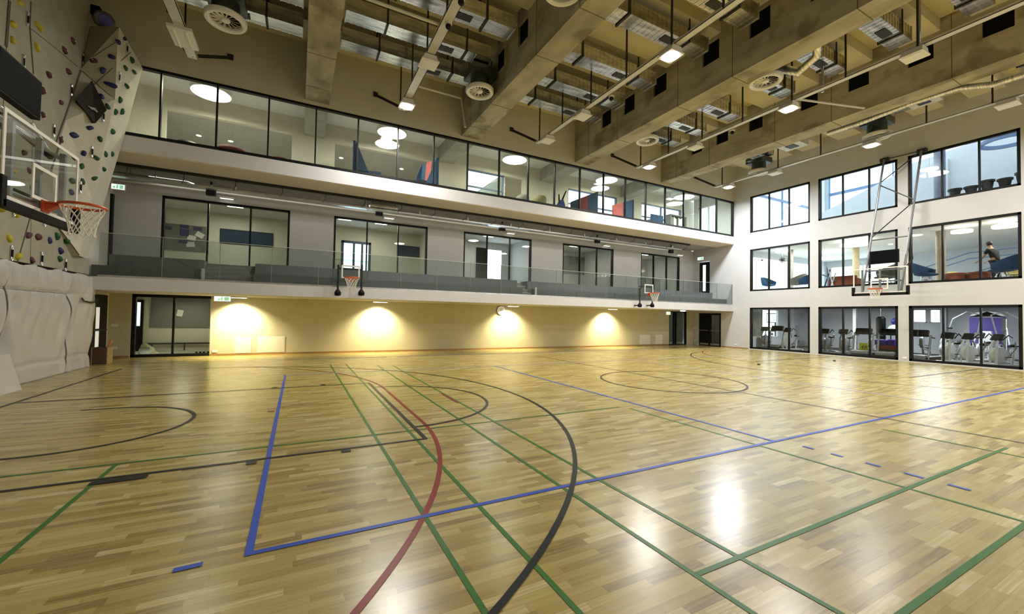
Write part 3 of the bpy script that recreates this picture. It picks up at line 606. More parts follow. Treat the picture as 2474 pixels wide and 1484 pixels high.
for y in (-.62, 0, .62): MB().box(-.10, y - .03, 2.94, -.04, y + .03, 3.9).build('upright', M_STEELG, h)
for a, b, r in (((-.12, -.7, 3.85), (-.12, .7, 3.85), .03), ((-.12, -.7, 3.05), (-.12, .7, 3.05), .03), ((-.15, -.5, 3.8), (-2.1, -.9, 5.6), .04), ((-.15, .5, 3.8), (-2.1, .9, 5.6), .04), ((-.15, 0, 3.1), (-2.1, -.2, 4.0), .035), ((-.3, -.6, 4.0), (-.3, .6, 4.0), .03), ((-.3, -.55, 4.12), (-.3, .45, 4.12), .025), ((-.2, .55, 3.9), (-.3, .35, 4.2), .02)):
    MB().tube([a, b], r).build('support_arm', M_STEELG if r < .034 else M_DARK, h)
def shot_clock(loc, rz, label, w_=.96, hh=.55):
    t = thing('shot_clock', loc, label, 'shot clock', 'shot clocks above the hoops', rz)
    MB().cbox((-.05, 0, 0), (.1, w_, hh), bev=.012).build('case', M_PAD, t); MB().cbox((.003, 0, 0), (.006, w_ - .06, hh - .06)).build('display', pm('dark_display', (.005, .0055, .007), .6, spec=.03), t); return t
shot_clock((-3.28, 7.66, 4.54), 0, 'black shot clock above the large hoop by the climbing wall')
# hoop at the window wall: folding truss from the wall
h2 = thing('basketball_hoop', (21.42, 7.98, 0), 'basketball hoop on a tall steel truss in front of the window wall', 'basketball hoop', 'basketball hoops', PI)
hoop_parts(h2)
for y in (-.6, 0, .6): MB().box(-.10, y - .03, 2.94, -.04, y + .03, 3.9).build('upright', M_STEELG, h2)
ML = lambda p: (-(p[0] - 21.42), -(p[1] - 7.98), p[2])
tp = [at(2136, 386, 0, 23.05), at(2226, 364, 0, 23.05)]; bt = [Vector((21.62, 8.62, 2.98)), Vector((21.62, 7.34, 2.98))]; k2 = [t_.lerp(b_, .62) for t_, b_ in zip(tp, bt)]
for a, b in zip(tp, bt): MB().tube([ML(a), ML(b)], .042).build('truss_pole', M_STEELT, h2)
for a, b in zip(k2, bt): MB().tube([ML(a), ML((22.3, b.y + (.12 if b.y > 8 else -.12), 4.3)), ML((b.x + .35, b.y, 3.9))], .032).build('brace', M_DARK, h2)
for a, b in ((tp[0], tp[1]), (tp[1], tp[0].lerp(bt[0], .18)), (tp[0].lerp(bt[0], .2), tp[1].lerp(bt[1], .36)), (tp[1].lerp(bt[1], .37), tp[0].lerp(bt[0], .60))): MB().tube([ML(a), ML(b)], .022).build('cross_bar', M_DARK, h2)
for a in (k2[0], tp[0].lerp(bt[0], .85), tp[0].lerp(bt[0], .93)):
    b = Vector((a.x, a.y - 1.28, a.z)); MB().tube([ML(a), ML(b)], .03).build('cross_bar', M_STEELT, h2)
for a in tp: MB().cbox(ML((23.115, a.y, a.z)), (.16, .3, .16)).build('wall_pivot', M_DARK, h2)
shot_clock((21.75, 7.95, 4.43), PI, 'black shot clock on the truss in front of the window wall')
# small hoops on the mezzanine edge
def small_hoop(px, label, bwpx, legs, top, bot, legtop, legbot, rimy, off):
    Yb = 15.12; zt = at(px, top, 1, Yb).z; zb = at(px, bot, 1, Yb).z; cx = at(px, rimy, 1, Yb).x
    rz_ = at(px + off, rimy, 1, Yb - .38).z
    t = thing('basketball_hoop', (cx, Yb, 0), label, 'basketball hoop', 'basketball hoops', -PI / 2)
    bw = (at(px + bwpx, rimy, 1, Yb).x - cx)
    hoop_parts(t, bw, zb, zt, rz_, .2325, pad=False, white=False, k=1)
    for lx in legs:
        ly = at(lx, rimy, 1, Yb + .1).x - cx
        za, zc = at(lx, legtop, 1, Yb + .1).z, at(lx, legbot, 1, Yb + .1).z
        MB().tube([(-.1, ly, zc + .12), (-.1, ly, za)], .035).build('post', M_DARK, t)
        MB().lathe([(.02, zc - .02), (.10, zc), (.11, zc + .10), (.05, zc + .2)], 16, (-.1, ly, 0)).build('foot_pad', M_PAD, t)
        MB().box(-.48, ly - .03, zc + .05, -.1, ly + .03, zc + .11).build('bracket', M_DARK, t)
    a = at(legs[0], rimy, 1, Yb).x - cx; b = at(legs[1], rimy, 1, Yb).x - cx
    MB().box(-.09, a, rz_ + .30, -.05, b, rz_ + .36).build('cross_bar', M_DARK, t)
    return t
small_hoop(847, 'small basketball hoop on the mezzanine edge before the second window', 43, (817, 874), 628, 681, 640, 714, 671, 2)
small_hoop(1568, 'small basketball hoop on the mezzanine edge near the window wall', 26, (1546, 1576), 674, 716, 696, 742, 708, 10)
# wall washers under the mezzanine
for x, l in ((-1.95, 'downlight beside the glass front under the mezzanine'), (3.05, 'downlight below the small hoop under the mezzanine'), (9.35, 'downlight above the round clock'), (15.7, 'downlight nearest the corner recess')):
    t = thing('wall_washer', (x, 17.75, 2.19), l, 'lamp', 'downlights washing the cream wall')
    MB().box(-.30, -.10, -.05, .30, .10, 0).build('housing', M_WHITE, t); MB().box(-.27, -.07, -.056, .27, .07, -.05).build('diffuser', M_SPOTL, t)
    lamp('wash_light', 'SPOT', (0, .1, -.075), 700, (1, .90, .56), .06, rot=(math.radians(14), 0, 0), spot=math.radians(125), blend=.9, parent=t)

# ------------------------------------------------------------------ climbing wall
from mathutils.bvhtree import BVHTree
M_CLIMB_SHADE = pm('shaded_sanded_climbing_panel', (.30, .285, .215), .85, var=.07, scale=3, bump=.06, detail=8)  # darker copy for the main panels, their shade put into the colour
M_CLIMB_LIT = pm('lit_climbing_panel', (.54, .52, .42), .85, var=.06, scale=3, bump=.06, detail=8)  # lighter copy for the facets, light falling on them put into the colour
CX = -5.2
def A(px, py, ax=0, v=CX): return at(px, py, ax, v)
L1, L2, L3, L4 = A(197, 165), A(160, 290), A(128, 395), A(131, 534)
AP, R1, R2, R3, R4 = (A(288, 65, 1, 14.6), A(283, 115, 1, 14.6), A(278, 240, 1, 14.6), A(222, 480, 1, 14.6), A(192, 618, 1, 14.6))
S1, S2, S3 = A(345, 165, 1, 15.58), A(300, 330, 1, 15.58), A(210, 626, 1, 15.58)
cw = thing('climbing_wall', (CX, 13, 2.4), 'tall angular climbing wall with coloured holds above grey padding', 'climbing wall')
def lc(p): return Vector(p) - Vector((CX, 13, 2.4))
def panel(name, poly, ext, mat): return MB().prism([lc(p) for p in poly], ext).build(name, mat, cw)
Yl = (9.2, 11.6)
base = [[(CX, 9.0, 2.6), (CX, 11.58, 2.6), (CX, 11.64, 10.9), (CX, 9.0, 10.9)],
        [(CX, 11.61, 2.6), (CX, 12.75, 2.6), (CX, 12.54, 6.67), (CX, 12.32, 7.58), (CX, 12.36, 10.9), (CX, 11.66, 10.9)],
        [(CX, 12.77, 2.6), (CX, 15.58, 2.6), (CX, 15.58, 3.04), (CX, 14.55, 3.02), tuple(L4), tuple(L3), tuple(L2), tuple(L1), (CX, 14.9, 9.9), (CX, 15.2, 10.9), (CX, 12.38, 10.9), (CX, 12.34, 7.58), (CX, 12.56, 6.67)]]
for b in base: panel('wall_panel', b, (-.25, 0, 0), M_CLIMB_SHADE)
bm_pol = [list(map(Vector, b)) for b in base]
def shell(name, faces, mat):
    m = MB()
    for f in faces: m.face([lc(p) for p in f]); bm_pol.append([Vector(p) for p in f])
    bmesh.ops.remove_doubles(m.bm, verts=m.bm.verts, dist=1e-4)
    return m.build(name, mat, cw)
shell('front_facet', [(L1, AP, R1), (L1, R1, R2, L2), (L2, R2, R3), (L2, R3, L3), (L3, R3, R4), (L3, R4, L4)], M_CLIMB_LIT)
shell('side_facet', [(AP, S1, R1), (R1, S1, R2), (R2, S1, S2), (R2, S2, R3), (R3, S2, S3), (R3, S3, R4)], M_CLIMB_LIT)
shell('closing_facet', [(L4, R4, (CX, 14.55, 3.0)), (R4, S3, (CX, 15.58, 3.0), (CX, 14.55, 3.0)), (AP, L1, (CX, 15.0, 9.3)), (AP, (CX, 15.0, 9.3), (CX, 15.58, 9.0), S1)], M_CLIMB_SHADE)
vs, fs = [], []
for p in bm_pol:
    n0 = len(vs); vs += p
    fs += [(n0, n0 + i, n0 + i + 1) for i in range(1, len(p) - 1)]
# concave main panel: fan from a low corner is good enough for finding the surface
fs.append((len(vs), len(vs) + 1, len(vs) + 2)); fs.append((len(vs), len(vs) + 2, len(vs) + 3)); vs += [Vector((CX - .001, 9, 2.4)), Vector((CX - .001, 15.58, 2.4)), Vector((CX - .001, 15.58, 11)), Vector((CX - .001, 9, 11))]
bvh = BVHTree.FromPolygons(vs, fs)
def hit(px, py):
    d = (RT * ((px - 1237) / FPX) + DN * ((py - 742) / FPX) + FW).normalized()
    p, n, _, _ = bvh.ray_cast(Vector((0, 0, EYE)), d)
    if p is None: return at(px, py, 0, CX), Vector((1, 0, 0))
    if n.dot(d) > 0: n = -n
    return p, n
def joint(px, w_, label=None, m=None):
    pts = []
    for (a, b) in zip(px, px[1:]):
        for k in range(5): pts.append((a[0] + (b[0] - a[0]) * k / 4, a[1] + (b[1] - a[1]) * k / 4))
    P = [lc(hit(*p)[0] + hit(*p)[1] * .004) for p in pts]
    MB().tube(P, w_, 5).build('panel_joint', m or M_DARK, cw)
M_JT = pm('panel_gap', (.10, .095, .07), .9)
for px, w_ in (([(70, 66), (130, 113), (187, 161)], .008), ([(218, 66), (199, 150)], .008), ([(194, 170), (160, 272), (134, 345)], .022), ([(150, 330), (120, 420)], .02), ([(75, 515), (40, 638)], .012), ([(135, 540), (191, 616)], .01), ([(224, 138), (283, 100)], .008), ([(228, 204), (316, 126)], .008), ([(199, 172), (278, 242)], .010), ([(21, 2), (13, 112)], .03), ([(74, 4), (71, 64), (80, 178)], .014)): joint(px, w_, m=M_JT)
HC = {'yellow': pm('yellow_hold', (.42, .35, .008), .6), 'maroon': pm('maroon_hold', (.075, .012, .02), .6), 'blue': pm('blue_hold', (.012, .014, .11), .6), 'green': pm('green_hold', (.008, .075, .022), .6)}
c1 = lambda x, y: (x * .3368, y * .3368); c2 = lambda x, y: (x * .3368, 480 + y * .3368)
HOLDS = {'yellow': [c1(140, 20), c1(88, 172), c1(85, 287), c1(275, 192), c1(260, 338), c1(75, 1030), c1(90, 1225), c2(105, 105), c2(60, 283), c2(125, 413), c2(3, 68)],
 'maroon': [c1(517, 290), c1(457, 360), c1(485, 513), c1(345, 535), c1(300, 650), c1(435, 735), c1(303, 822), c1(432, 1005), c1(672, 437), c1(250, 1020), c1(170, 1095), c1(290, 1105), c1(205, 1222), c1(230, 1355), c2(200, 262), c2(270, 275), c2(225, 443)],
 'blue': [c1(845, 300), c1(893, 278), c1(803, 408), c1(738, 505), c1(797, 610), c1(727, 693), c1(645, 918), c1(528, 970), c1(600, 1100), c1(525, 1130), c1(510, 1380), c1(432, 1420), c2(350, 150), c2(455, 185), c2(352, 300), c2(428, 375)],
 'green': [c1(943, 430), c1(898, 488), c1(960, 517), c1(907, 618), c1(857, 716), c1(772, 765), c1(825, 802), c1(873, 800), c1(805, 943), c1(718, 998), c1(690, 1133), c1(755, 1105), c1(583, 1193), c1(590, 1303), c1(520, 1298), c1(803, 1103), c1(743, 1213), c1(678, 1280), c2(405, 272), c2(480, 305), c2(423, 432)]}
rh = random.Random(3)
for cname, pts in HOLDS.items():
    for px, py in pts:
        p, n = hit(px, py); q = n.to_track_quat('Z', 'Y').to_matrix().to_4x4(); big = (px, py) in (c1(797, 610), c1(275, 192))
        s = .070 * rh.uniform(.85, 1.2); a = rh.uniform(0, 6.28)
        M = Matrix.Translation(lc(p)) @ q @ Matrix.Rotation(a, 4, 'Z') @ Matrix.Diagonal((s * (2.1 if big else 1.25), s * .85, s * .9, 1))
        m = MB(); bm_ = m.bm; r = bmesh.ops.create_icosphere(bm_, subdivisions=2, radius=1)
        k1, k2_ = rh.uniform(2, 4), rh.uniform(0, 6)
        for v in r['verts']:
            v.co *= 1 + .16 * math.sin(k1 * v.co.x + k2_) * math.cos(3 * v.co.y); v.co.z = max(v.co.z, -.05); v.co = M @ v.co
        o = m.build('climbing_hold', HC[cname], cw, True); o['label'] = cname + ' climbing hold'
        if cname == 'maroon':
            p2 = lc(p + n * s * .86); MB().lathe([(.018, 0), (.012, .012)], 8, M=Matrix.Translation(p2) @ q).build('bolt', M_METAL, o)
# dark diamond volume
dv = [hit(*c1(660, 605)), hit(*c1(740, 790)), hit(*c1(658, 885)), hit(*c1(543, 740))]; tip = hit(*c1(690, 735)); tp_ = tip[0] + tip[1] * .22
m = MB(); pv = [lc(p + n * .005) for p, n in dv]; lift = [lc(p + n * .14) for p, n in dv]
m.face(lift)
for i in range(4): m.face([pv[i], pv[(i + 1) % 4], lift[(i + 1) % 4], lift[i]])
dvo = m.build('diamond_volume', pm('dark_brown_volume', (.022, .016, .012), .7), cw); dvo['label'] = 'dark brown diamond volume'
# pale logo mark on the volume: a small leaping shape of strokes
ce = (lift[0] + lift[1] + lift[2] + lift[3]) / 4; ex = (lift[1] - lift[3]).normalized(); ey = (lift[0] - lift[2]).normalized(); nn = ex.cross(ey).normalized(); nn = nn if nn.dot(Vector((1, -2, -1))) > 0 else -nn
m = MB(); ce = ce - ey * .16
for a, b in (((-.09, .03), (.07, -.005)), ((-.06, .005), (.09, -.04)), ((-.02, .03), (.05, .035)), ((.05, -.02), (.06, -.06)), ((-.05, .03), (-.02, -.03))): m.tube([ce + ex * a[0] + ey * a[1] + nn * .004, ce + ex * b[0] + ey * b[1] + nn * .004], .011, 6)
m.build('logo', pm('pale_print', (.55, .53, .48), .6), dvo)
# quickdraws hang on bolts: things of their own
QD = [c1(190, 130), c1(162, 435), c1(588, 415), c1(505, 640), c1(907, 345), c1(852, 550), c1(658, 1085), c1(740, 830), c1(378, 930), c1(572, 1340), c2(92, 65), c2(312, 145), c2(490, 205), c2(73, 385), c2(290, 425), c2(462, 470)]
QL = ['high beside the top yellow holds', 'above the black shot clock', 'at the edge of the lit facet near two maroon holds', 'on the wide dark joint', 'near the top of the lit facet by two blue holds', 'between green holds on the upper ridge', 'low on the lit facet beside a big green hold', 'at the corner of the diamond volume', 'right above the hoop backboard', 'beside the hoop backboard edge', 'with a yellow hold under the backboard', 'under the backboard padding', 'behind the hoop net', 'low among yellow holds just over the padding', 'low between maroon and blue holds over the padding', 'lowest, over the padding near the gallery']
for (px, py), l in zip(QD, QL):
    p, n = hit(px, py); t = thing('quickdraw', p + n * .03, 'black and silver quickdraw hanging ' + l, 'quickdraw', 'quickdraws on the climbing wall')
    MB().box(-.012, -.016, -.10, .012, .016, .06).build('sling', M_BLK, t)
    for z in (.09, -.13): MB().tube([(.0, .022 * math.cos(a), z + .045 * math.sin(a)) for a in [2 * PI * i / 12 for i in range(12)]], .007, 5, close=True).build('carabiner', M_METAL, t)
    MB().tube([(0, 0, .12), tuple(-n * .03 + Vector((0, 0, .13)))], .008, 5).build('bolt_hanger', M_METAL, t)
# auto belay
p, n = hit(222, 38); t = thing('auto_belay', p, 'round black auto belay device with a blue disc high on the climbing wall', 'auto belay', None, math.atan2(n.y, n.x))
MB().cbox((.1, 0, .12), (.2, .28, .26), bev=.03).build('mount', M_BLK, t)
M = Matrix.Translation((.26, -.05, -.06)) @ Vector((.55, -.75, -.45)).to_track_quat('Z', 'Y').to_matrix().to_4x4()
MB().lathe([(.02, -.12), (.20, -.12), (.22, -.08), (.22, .06), (.17, .09), (.001, .09)], 28, M=M).build('casing', pm('silver_black_casing', (.10, .10, .11), .35, .5), t, True)
MB().lathe([(.15, .09), (.14, .10), (.001, .105)], 28, M=M).build('disc', pm('blue_disc', (.02, .03, .30), .4), t, True)
MB().tube([(.24, .12, -.1), (.30, .16, -.02), (.26, .2, .06)], .018).build('handle', M_BLK, t)

# ------------------------------------------------------------------ padding in front of the climbing wall
M_TARP = pm('grey_tarpaulin', (.43, .41, .38), .42, var=.05, scale=1.4, bump=.25, detail=6)
pd = thing('protective_padding', (-5.2, 13, 0), 'large wrinkled grey padding cover strapped along the foot of the climbing wall', 'padding')
Y0, Y1, H = 9.3, 15.98, 2.56
NU, NV = 260, 70
STR_V = [11.9, 14.55]; STR_H = 2.02
def fold(u, k): return (abs(math.sin(u)) ** .6) * k
def bulge(y, z):
    d = .05 + .012 * math.sin(1.1 * y + .6 * z)
    top = math.exp(-((z - 2.35) / .35) ** 2); mid = math.exp(-((z - 1.75) / .45) ** 2)
    d += fold(7.5 * y + .9 * math.sin(2.3 * y) + .25 * z, .11) * top + fold(5.2 * y - 1.6 * z + .8 * math.sin(1.9 * y), .085) * mid
    d += .010 * math.sin(3.4 * y + 2.2 * z + 1.2 * math.sin(1.4 * z)) + .007 * math.sin(8 * (y * .5 + z))
    for s in STR_V:
        q = y - s - .05 * math.sin(2 * z); d -= .055 * math.exp(-(q / .07) ** 2); d += .035 * math.sin(9 * abs(q) + 5 * z) * math.exp(-(q / .35) ** 2)
    d -= .045 * math.exp(-((z - STR_H) / .04) ** 2) * (1 if y < 14.6 else .4)
    d -= .02 * math.exp(-((z - .38 - .02 * math.sin(3 * y)) / .05) ** 2)
    d += .05 * math.sin(y * 22) * max(0, 1 - z / .4) * max(0, min(1, (y - 15.3) / .3))
    return d
rows = []
for j in range(NV + 1):
    z = H * j / NV; row = []
    for i in range(NU + 1):
        y = Y0 + (Y1 - Y0) * i / NU; yy = y
        if y > 15.2: yy = y - .16 * ((y - 15.2) / .8) * math.exp(-((z - 1.75) / .35) ** 2) - .12 * ((y - 15.2) / .8) * math.exp(-((z - .45) / .25) ** 2)
        row.append((-.06 + bulge(y, z), yy - 13, z + (.03 * math.sin(6 * y) if j == NV else 0)))
    rows.append(row)
o = MB().grid(rows).build('cover', M_TARP, pd, True); md = o.modifiers.new('thick', 'SOLIDIFY'); md.thickness = .03; md.offset = -1
MB().box(-.23, Y0 - 13, 0, -.12, Y1 - 13.15, H - .06).build('foam_core', M_TARP, pd)
for s in STR_V:
    MB().tube([(-.06 + bulge(s + .07 * math.sin(2 * z), z) + .012, s + .07 * math.sin(2 * z) - 13, z) for z in [H * k / 30 for k in range(31)]], .014, 6).build('strap', pm('grey_strap', (.16, .155, .15), .8), pd)
MB().tube([(-.06 + bulge(y, STR_H) + .012, y - 13, STR_H) for y in [Y0 + (14.55 - Y0) * k / 60 for k in range(61)]], .012, 6).build('strap', pm('pale_strap', (.33, .32, .30), .8), pd)
MB().tube([(-.06 + bulge(y, 1.9) + .05, y - 13, 1.92 - .10 * math.sin(PI * (y - 14.95) / .95)) for y in [14.95 + .95 * k / 20 for k in range(21)]], .022, 6).build('strap', M_DARK, pd)
m = MB(); m.prism([(0, 0, 0), (.22, 0, 0), (.20, 0, .06), (.02, 0, .72)], (0, -2.8, 0)); t = m.build('crash_mat', M_TARP, None, False, (-5.07, 11.82, 0)); tag(t, 'grey crash mat flap leaning at the foot of the padding', 'mat')

# crate beside the padding
cr = thing('wooden_crate', (-5.18, 16.62, 0), 'small wooden crate on the floor beside the grey padding', 'crate')
M_PLY = pm('pale_plywood', (.46, .33, .14), .55, var=.12, scale=2, stretch=(1, 1, 8)); M_PLYD = pm('dark_ply_side', (.10, .05, .03), .6)
for nm, b, mt in (('front', (.16, -.20, .0, .18, .20, .50), M_PLY), ('back', (-.18, -.2, 0, -.16, .2, .5), M_PLY), ('side', (-.16, -.20, 0, .16, -.18, .5), M_PLYD), ('side', (-.16, .18, 0, .16, .2, .5), M_PLYD), ('bottom', (-.16, -.18, 0, .16, .18, .02), M_PLYD)): MB().box(*b).build(nm, mt, cr)
tag(MB().tube([(-5.12, 16.55, .05), (-5.10, 16.68, .45), (-5.04, 16.80, .68)], [.018, .025, .04], 8).build('bat', pm('red_yellow_bat', (.55, .20, .03), .5)), 'red and yellow bat sticking out of the wooden crate', 'bat')
m = MB(); m.sphere((-5.24, 16.58, .44), .10, 14, (.9, 1.1, .7)); tag(m.build('cloth_bundle', pm('purple_cloth', (.12, .08, .22), .8), None, True), 'purple cloth bundle lying in the wooden crate', 'cloth')

# ------------------------------------------------------------------ mezzanine: benches, balustrade, services
bl = [('stepped grey bench run at the climbing wall end of the mezzanine', -5.3, -2.77), ('long stepped grey bench run between the two aisles of the mezzanine', -1.35, 8.9), ('stepped grey bench run ending at the window wall side of the mezzanine', 9.45, 23.12)]
for l, a, b in bl:
    t = thing('stepped_bench', (a, 16.0, 2.56), l, 'bench', 'stepped benches on the mezzanine'); w_ = b - a
    MB().box(0, 0, 0, w_, .55, .36).build('lower_step', M_GREY, t); MB().box(.2 if a < -5 else 0, .56, 0, w_ - (.55 if b > 23 else 0), 1.25, .75).build('upper_step', M_GREY, t)
    for k in range(1, int(w_ / 2.4) + 1): MB().box(k * 2.4, -.004, .01, k * 2.4 + .012, .556, .362).build('seam', M_DARK, t)
M_STEP = pm('grey_step', (.22, .215, .20), .7)
for l, a, b in (('grey aisle steps between bench runs beside the climbing wall end', -2.77, -1.35), ('narrow aisle steps between the two long bench runs', 8.9, 9.45)):
    t = thing('aisle_steps', (a, 16.0, 2.56), l, 'steps', 'aisle steps on the mezzanine')
    for k in range(4): MB().box(0.01, .1 + .28 * k, 0, b - a - .01, 1.25, .17 * (k + 1)).build('step', M_STEP, t); MB().box(.02, .095 + .28 * k, .17 * (k + 1) - .012, b - a - .02, .125 + .28 * k, .17 * (k + 1) + .004).build('nosing', M_METAL, t)
for x, z, l in ((-2.72, 2.56, 'small white post at the aisle edge nearest the climbing wall'), (9.5, 2.56, 'small white post at the narrow aisle')):
    tag(MB().box(x, 15.9, z, x + .07, 15.97, z + .42).build('aisle_post', M_WHITE), l, 'post', 'white aisle posts')
ba = thing('glass_balustrade', (XL, 15.68, 2.5), 'frameless glass balustrade along the mezzanine edge', 'balustrade')
n = 20; a0, a1 = .82, XR - XL - .02
M_EDGE = pm('green_glass_edge', (.20, .24, .22), .2); M_EDGEL = pm('pale_glass_edge', (.50, .54, .52), .2)
for i in range(n):
    u0 = a0 + (a1 - a0) * i / n + .008; u1 = a0 + (a1 - a0) * (i + 1) / n - .008
    p = MB().box(u0, -.008, .06, u1, .008, 1.32).build('glass_panel', M_BALG, ba)
    MB().box(u0, -.009, 1.318, u1, .009, 1.33).build('top_edge', M_EDGEL, p); MB().box(u1, -.009, .06, u1 + .016, .009, 1.32).build('side_edge', M_EDGE, p)
MB().box(a0, -.03, .06, a1, .03, .12).build('base_channel', M_METAL, ba)

# services under the upper slab
t = thing('cable_rail', (XL, 16.9, 6.13), 'thin black rail with hanging rods under the upper slab', 'cable rail')
MB().box(.3, -.025, 0, 26.8, .025, .09).build('rail', M_DARK, t)
for k in range(19):
    x = 1.0 + k * 1.42; MB().tube([(x, 0, 0), (x, 0, -.16), (x - .10, .235, -.24)], .012, 5).build('hanging_rod', M_DARK, t)
t = thing('cable_tray', (XL, 17.3, 5.86), 'steel cable tray under the upper slab over the mezzanine windows', 'cable tray')
m = MB(); m.box(.3, -.13, 0, 26.4, .13, .012); m.box(.3, -.14, 0, 26.4, -.13, .06); m.box(.3, .13, 0, 26.4, .14, .06); m.build('tray', M_METAL, t)
for k in range(12):
    x = 1.6 + k * 2.2; MB().box(x - .012, -.012, .01, x + .012, .012, .37).build('hanger_rod', M_METAL, t)
MB().tube([(.3, -.05, .04), (26.4, -.05, .04)], .03).tube([(.3, .05, .04), (26.4, .05, .04)], .03).build('cables', M_DARK, t)
t = thing('service_pipe', (XL, 17.95, 5.93), 'slim pale pipe along the wall above the mezzanine windows', 'pipe')
MB().tube([(.2, 0, 0), (26.6, 0, 0)], .045, 10).build('pipe', M_TRAY, t)
for k in range(14): MB().box(.8 + k * 1.9, -.012, .04, .82 + k * 1.9, .012, .30).build('clip', M_METAL, t)
t = thing('silver_pipe', (XL, 17.5, 6.02), 'shiny silver pipe run under the slab beside the exit sign', 'pipe'); MB().tube([(.1, 0, 0), (2.4, 0, 0), (2.55, .1, -.02)], .06, 12).build('pipe', M_METAL, t)
MB().box(.9, -.01, .05, .93, .01, .2).build('clip', M_METAL, t)
t = thing('ventilation_unit', (2.95, 17.27, 6.035), 'shiny ribbed ventilation unit under the slab above the second window', 'ventilation unit')
MB().box(-.5, -.13, -.075, .6, .13, .085).build('casing', M_FOIL, t)
for k in range(6): MB().box(-.5 + k * .2, -.135, -.083, -.44 + k * .2, .135, -.075).build('rib', M_METAL, t)
for k in range(2): MB().box(-.4 + k * .9, -.01, .085, -.38 + k * .9, .01, .185).build('hanger_rod', M_DARK, t)
nm = ['first', 'second', 'third', 'fourth', 'fifth']
for i in range(5):
    xx = (510, 916, 1213, 1443, 1621)[i]; yy = (466, 516, 554, 583, 608)[i]; p = at(xx, yy, 1, 17.7)
    t = thing('loudspeaker', p, 'small black loudspeaker above the %s mezzanine window' % nm[i], 'loudspeaker', 'loudspeakers above the mezzanine windows')
    MB().cbox((0, 0, 0), (.28, .2, .20), bev=.015).build('cabinet', M_BLK, t); MB().box(-.03, -.03, .1, .03, .03, 6.22 - p.z).build('bracket', M_DARK, t)
    p = at((548, 940, 1234, 1466, 1643)[i], (478, 526, 563, 593, 616)[i], 1, 18.3)
    t = thing('emergency_light', p, 'slim white emergency light above the %s mezzanine window' % nm[i], 'lamp', 'emergency lights above the mezzanine windows')
    MB().cbox((0, .04, 0), (.46, .22, .07), bev=.01).build('housing', M_WHITE, t); MB().cbox((0, 0, -.04), (.40, .12, .012)).build('diffuser', em('soft_strip', (1, .97, .9), 1.5), t)
M_EXITG = em('exit_green', (.10, .55, .25), .9); M_EXITW = em('exit_white', (.85, 1, .95), 1.2)
def exit_sign(p, ax, label, w_=.36, h=.20, post=0):
    t = thing('exit_sign', p, label, 'exit sign', 'lit exit signs', 0 if ax == 1 else -PI / 2)
    MB().cbox((0, 0, 0), (w_, .06, h), bev=.008).build('case', M_WHITE, t); MB().cbox((0, -.032, 0), (w_ - .04, .006, h - .04)).build('face', M_EXITW, t)
    m = MB(); m.cbox((w_ * .24, -.037, 0), (w_ * .26, .004, h * .62)); m.build('door_symbol', M_EXITG, t)
    m = MB(); m.cbox((-.02, -.037, -.01), (.05, .004, .09)); m.lathe([(.02, 0), (.02, .004)], 10, M=Matrix.Translation((-.01, -.035, .055)) @ Matrix.Rotation(PI / 2, 4, 'X')); m.prism([(-.14, -.039, -.02), (-.07, -.039, .03), (-.07, -.039, -.07)], (0, .004, 0)); m.build('runner_symbol', M_EXITG, t)
    if post: MB().box(-.01, -.01, h / 2, .01, .01, h / 2 + post).build('hanger_rod', M_METAL, t)
p = at(286, 452, 1, 17.7); exit_sign(p, 1, 'lit exit sign at the climbing wall end of the mezzanine', post=6.12 - p.z)
exit_sign(Vector((-2.3, 17.0, 2.07)), 1, 'exit sign hanging under the mezzanine beside the glass front', .5, .2, .02)
p = at(1614, 757, 1, 17.2); p.z = min(p.z, 2.05); exit_sign(p, 1, 'lit exit sign under the mezzanine beside the corner glass front', post=2.09 - p.z)
exit_sign(at(1693, 625, 0, XR - .031), 0, 'round edged exit lamp above the narrow mezzanine door', .46, .22)
p = at(1650, 748, 1, 17.0); t = thing('round_ceiling_lamp', (p.x, p.y, 2.19), 'small round lamp under the mezzanine in front of the corner glass', 'lamp'); MB().lathe([(.001, -.06), (.13, -.055), (.15, 0)], 20).build('shade', M_RING, t, True)
# clock and wall plates on the long wall
t = thing('wall_clock', (9.0, 18.44, 1.93), 'round clock with a pale rim half lost in lamp glare', 'clock'); M = Matrix.Rotation(PI / 2, 4, 'X')
MB().lathe([(.001, 0), (.18, 0), (.18, .045)], 30, M=M).build('face', M_WHITE, t); MB().lathe([(.18, 0), (.215, 0), (.215, .06), (.18, .06)], 30, M=M, cap=False).build('rim', M_METAL, t)
MB().box(-.006, -.052, 0, .006, -.047, .12).box(0, -.052, -.005, .09, -.047, .006).build('hands', M_BLK, t)
PL = [(-2.05, -1.56, .02, .60, 'square pale access panel at the foot of the wall nearest the glass front'), (-1.33, -.43, .02, .62, 'wide pale access panel at the foot of the wall'), (18.44, 19.31, .02, .60, 'square pale access panel at the far end of the long wall'), (19.76, 20.35, .02, .59, 'narrow pale access panel beside the corner recess')]
M_HATCH = pm('cream_hatch', (.78, .75, .66), .5, var=.02)
for x0, x1, z0, z1, l in PL:
    t = thing('access_panel', (x0, YB, z0 + .06), l, 'access panel', 'access panels on the long wall'); MB().box(0, -.02, 0, x1 - x0, 0, z1 - z0, bev=.004).build('hatch', M_HATCH, t)
    MB().box(-.02, -.012, -.02, 0, 0, z1 - z0 + .02).box(x1 - x0, -.012, -.02, x1 - x0 + .02, 0, z1 - z0 + .02).box(0, -.012, z1 - z0, x1 - x0, 0, z1 - z0 + .02).build('frame', M_HATCH, t)
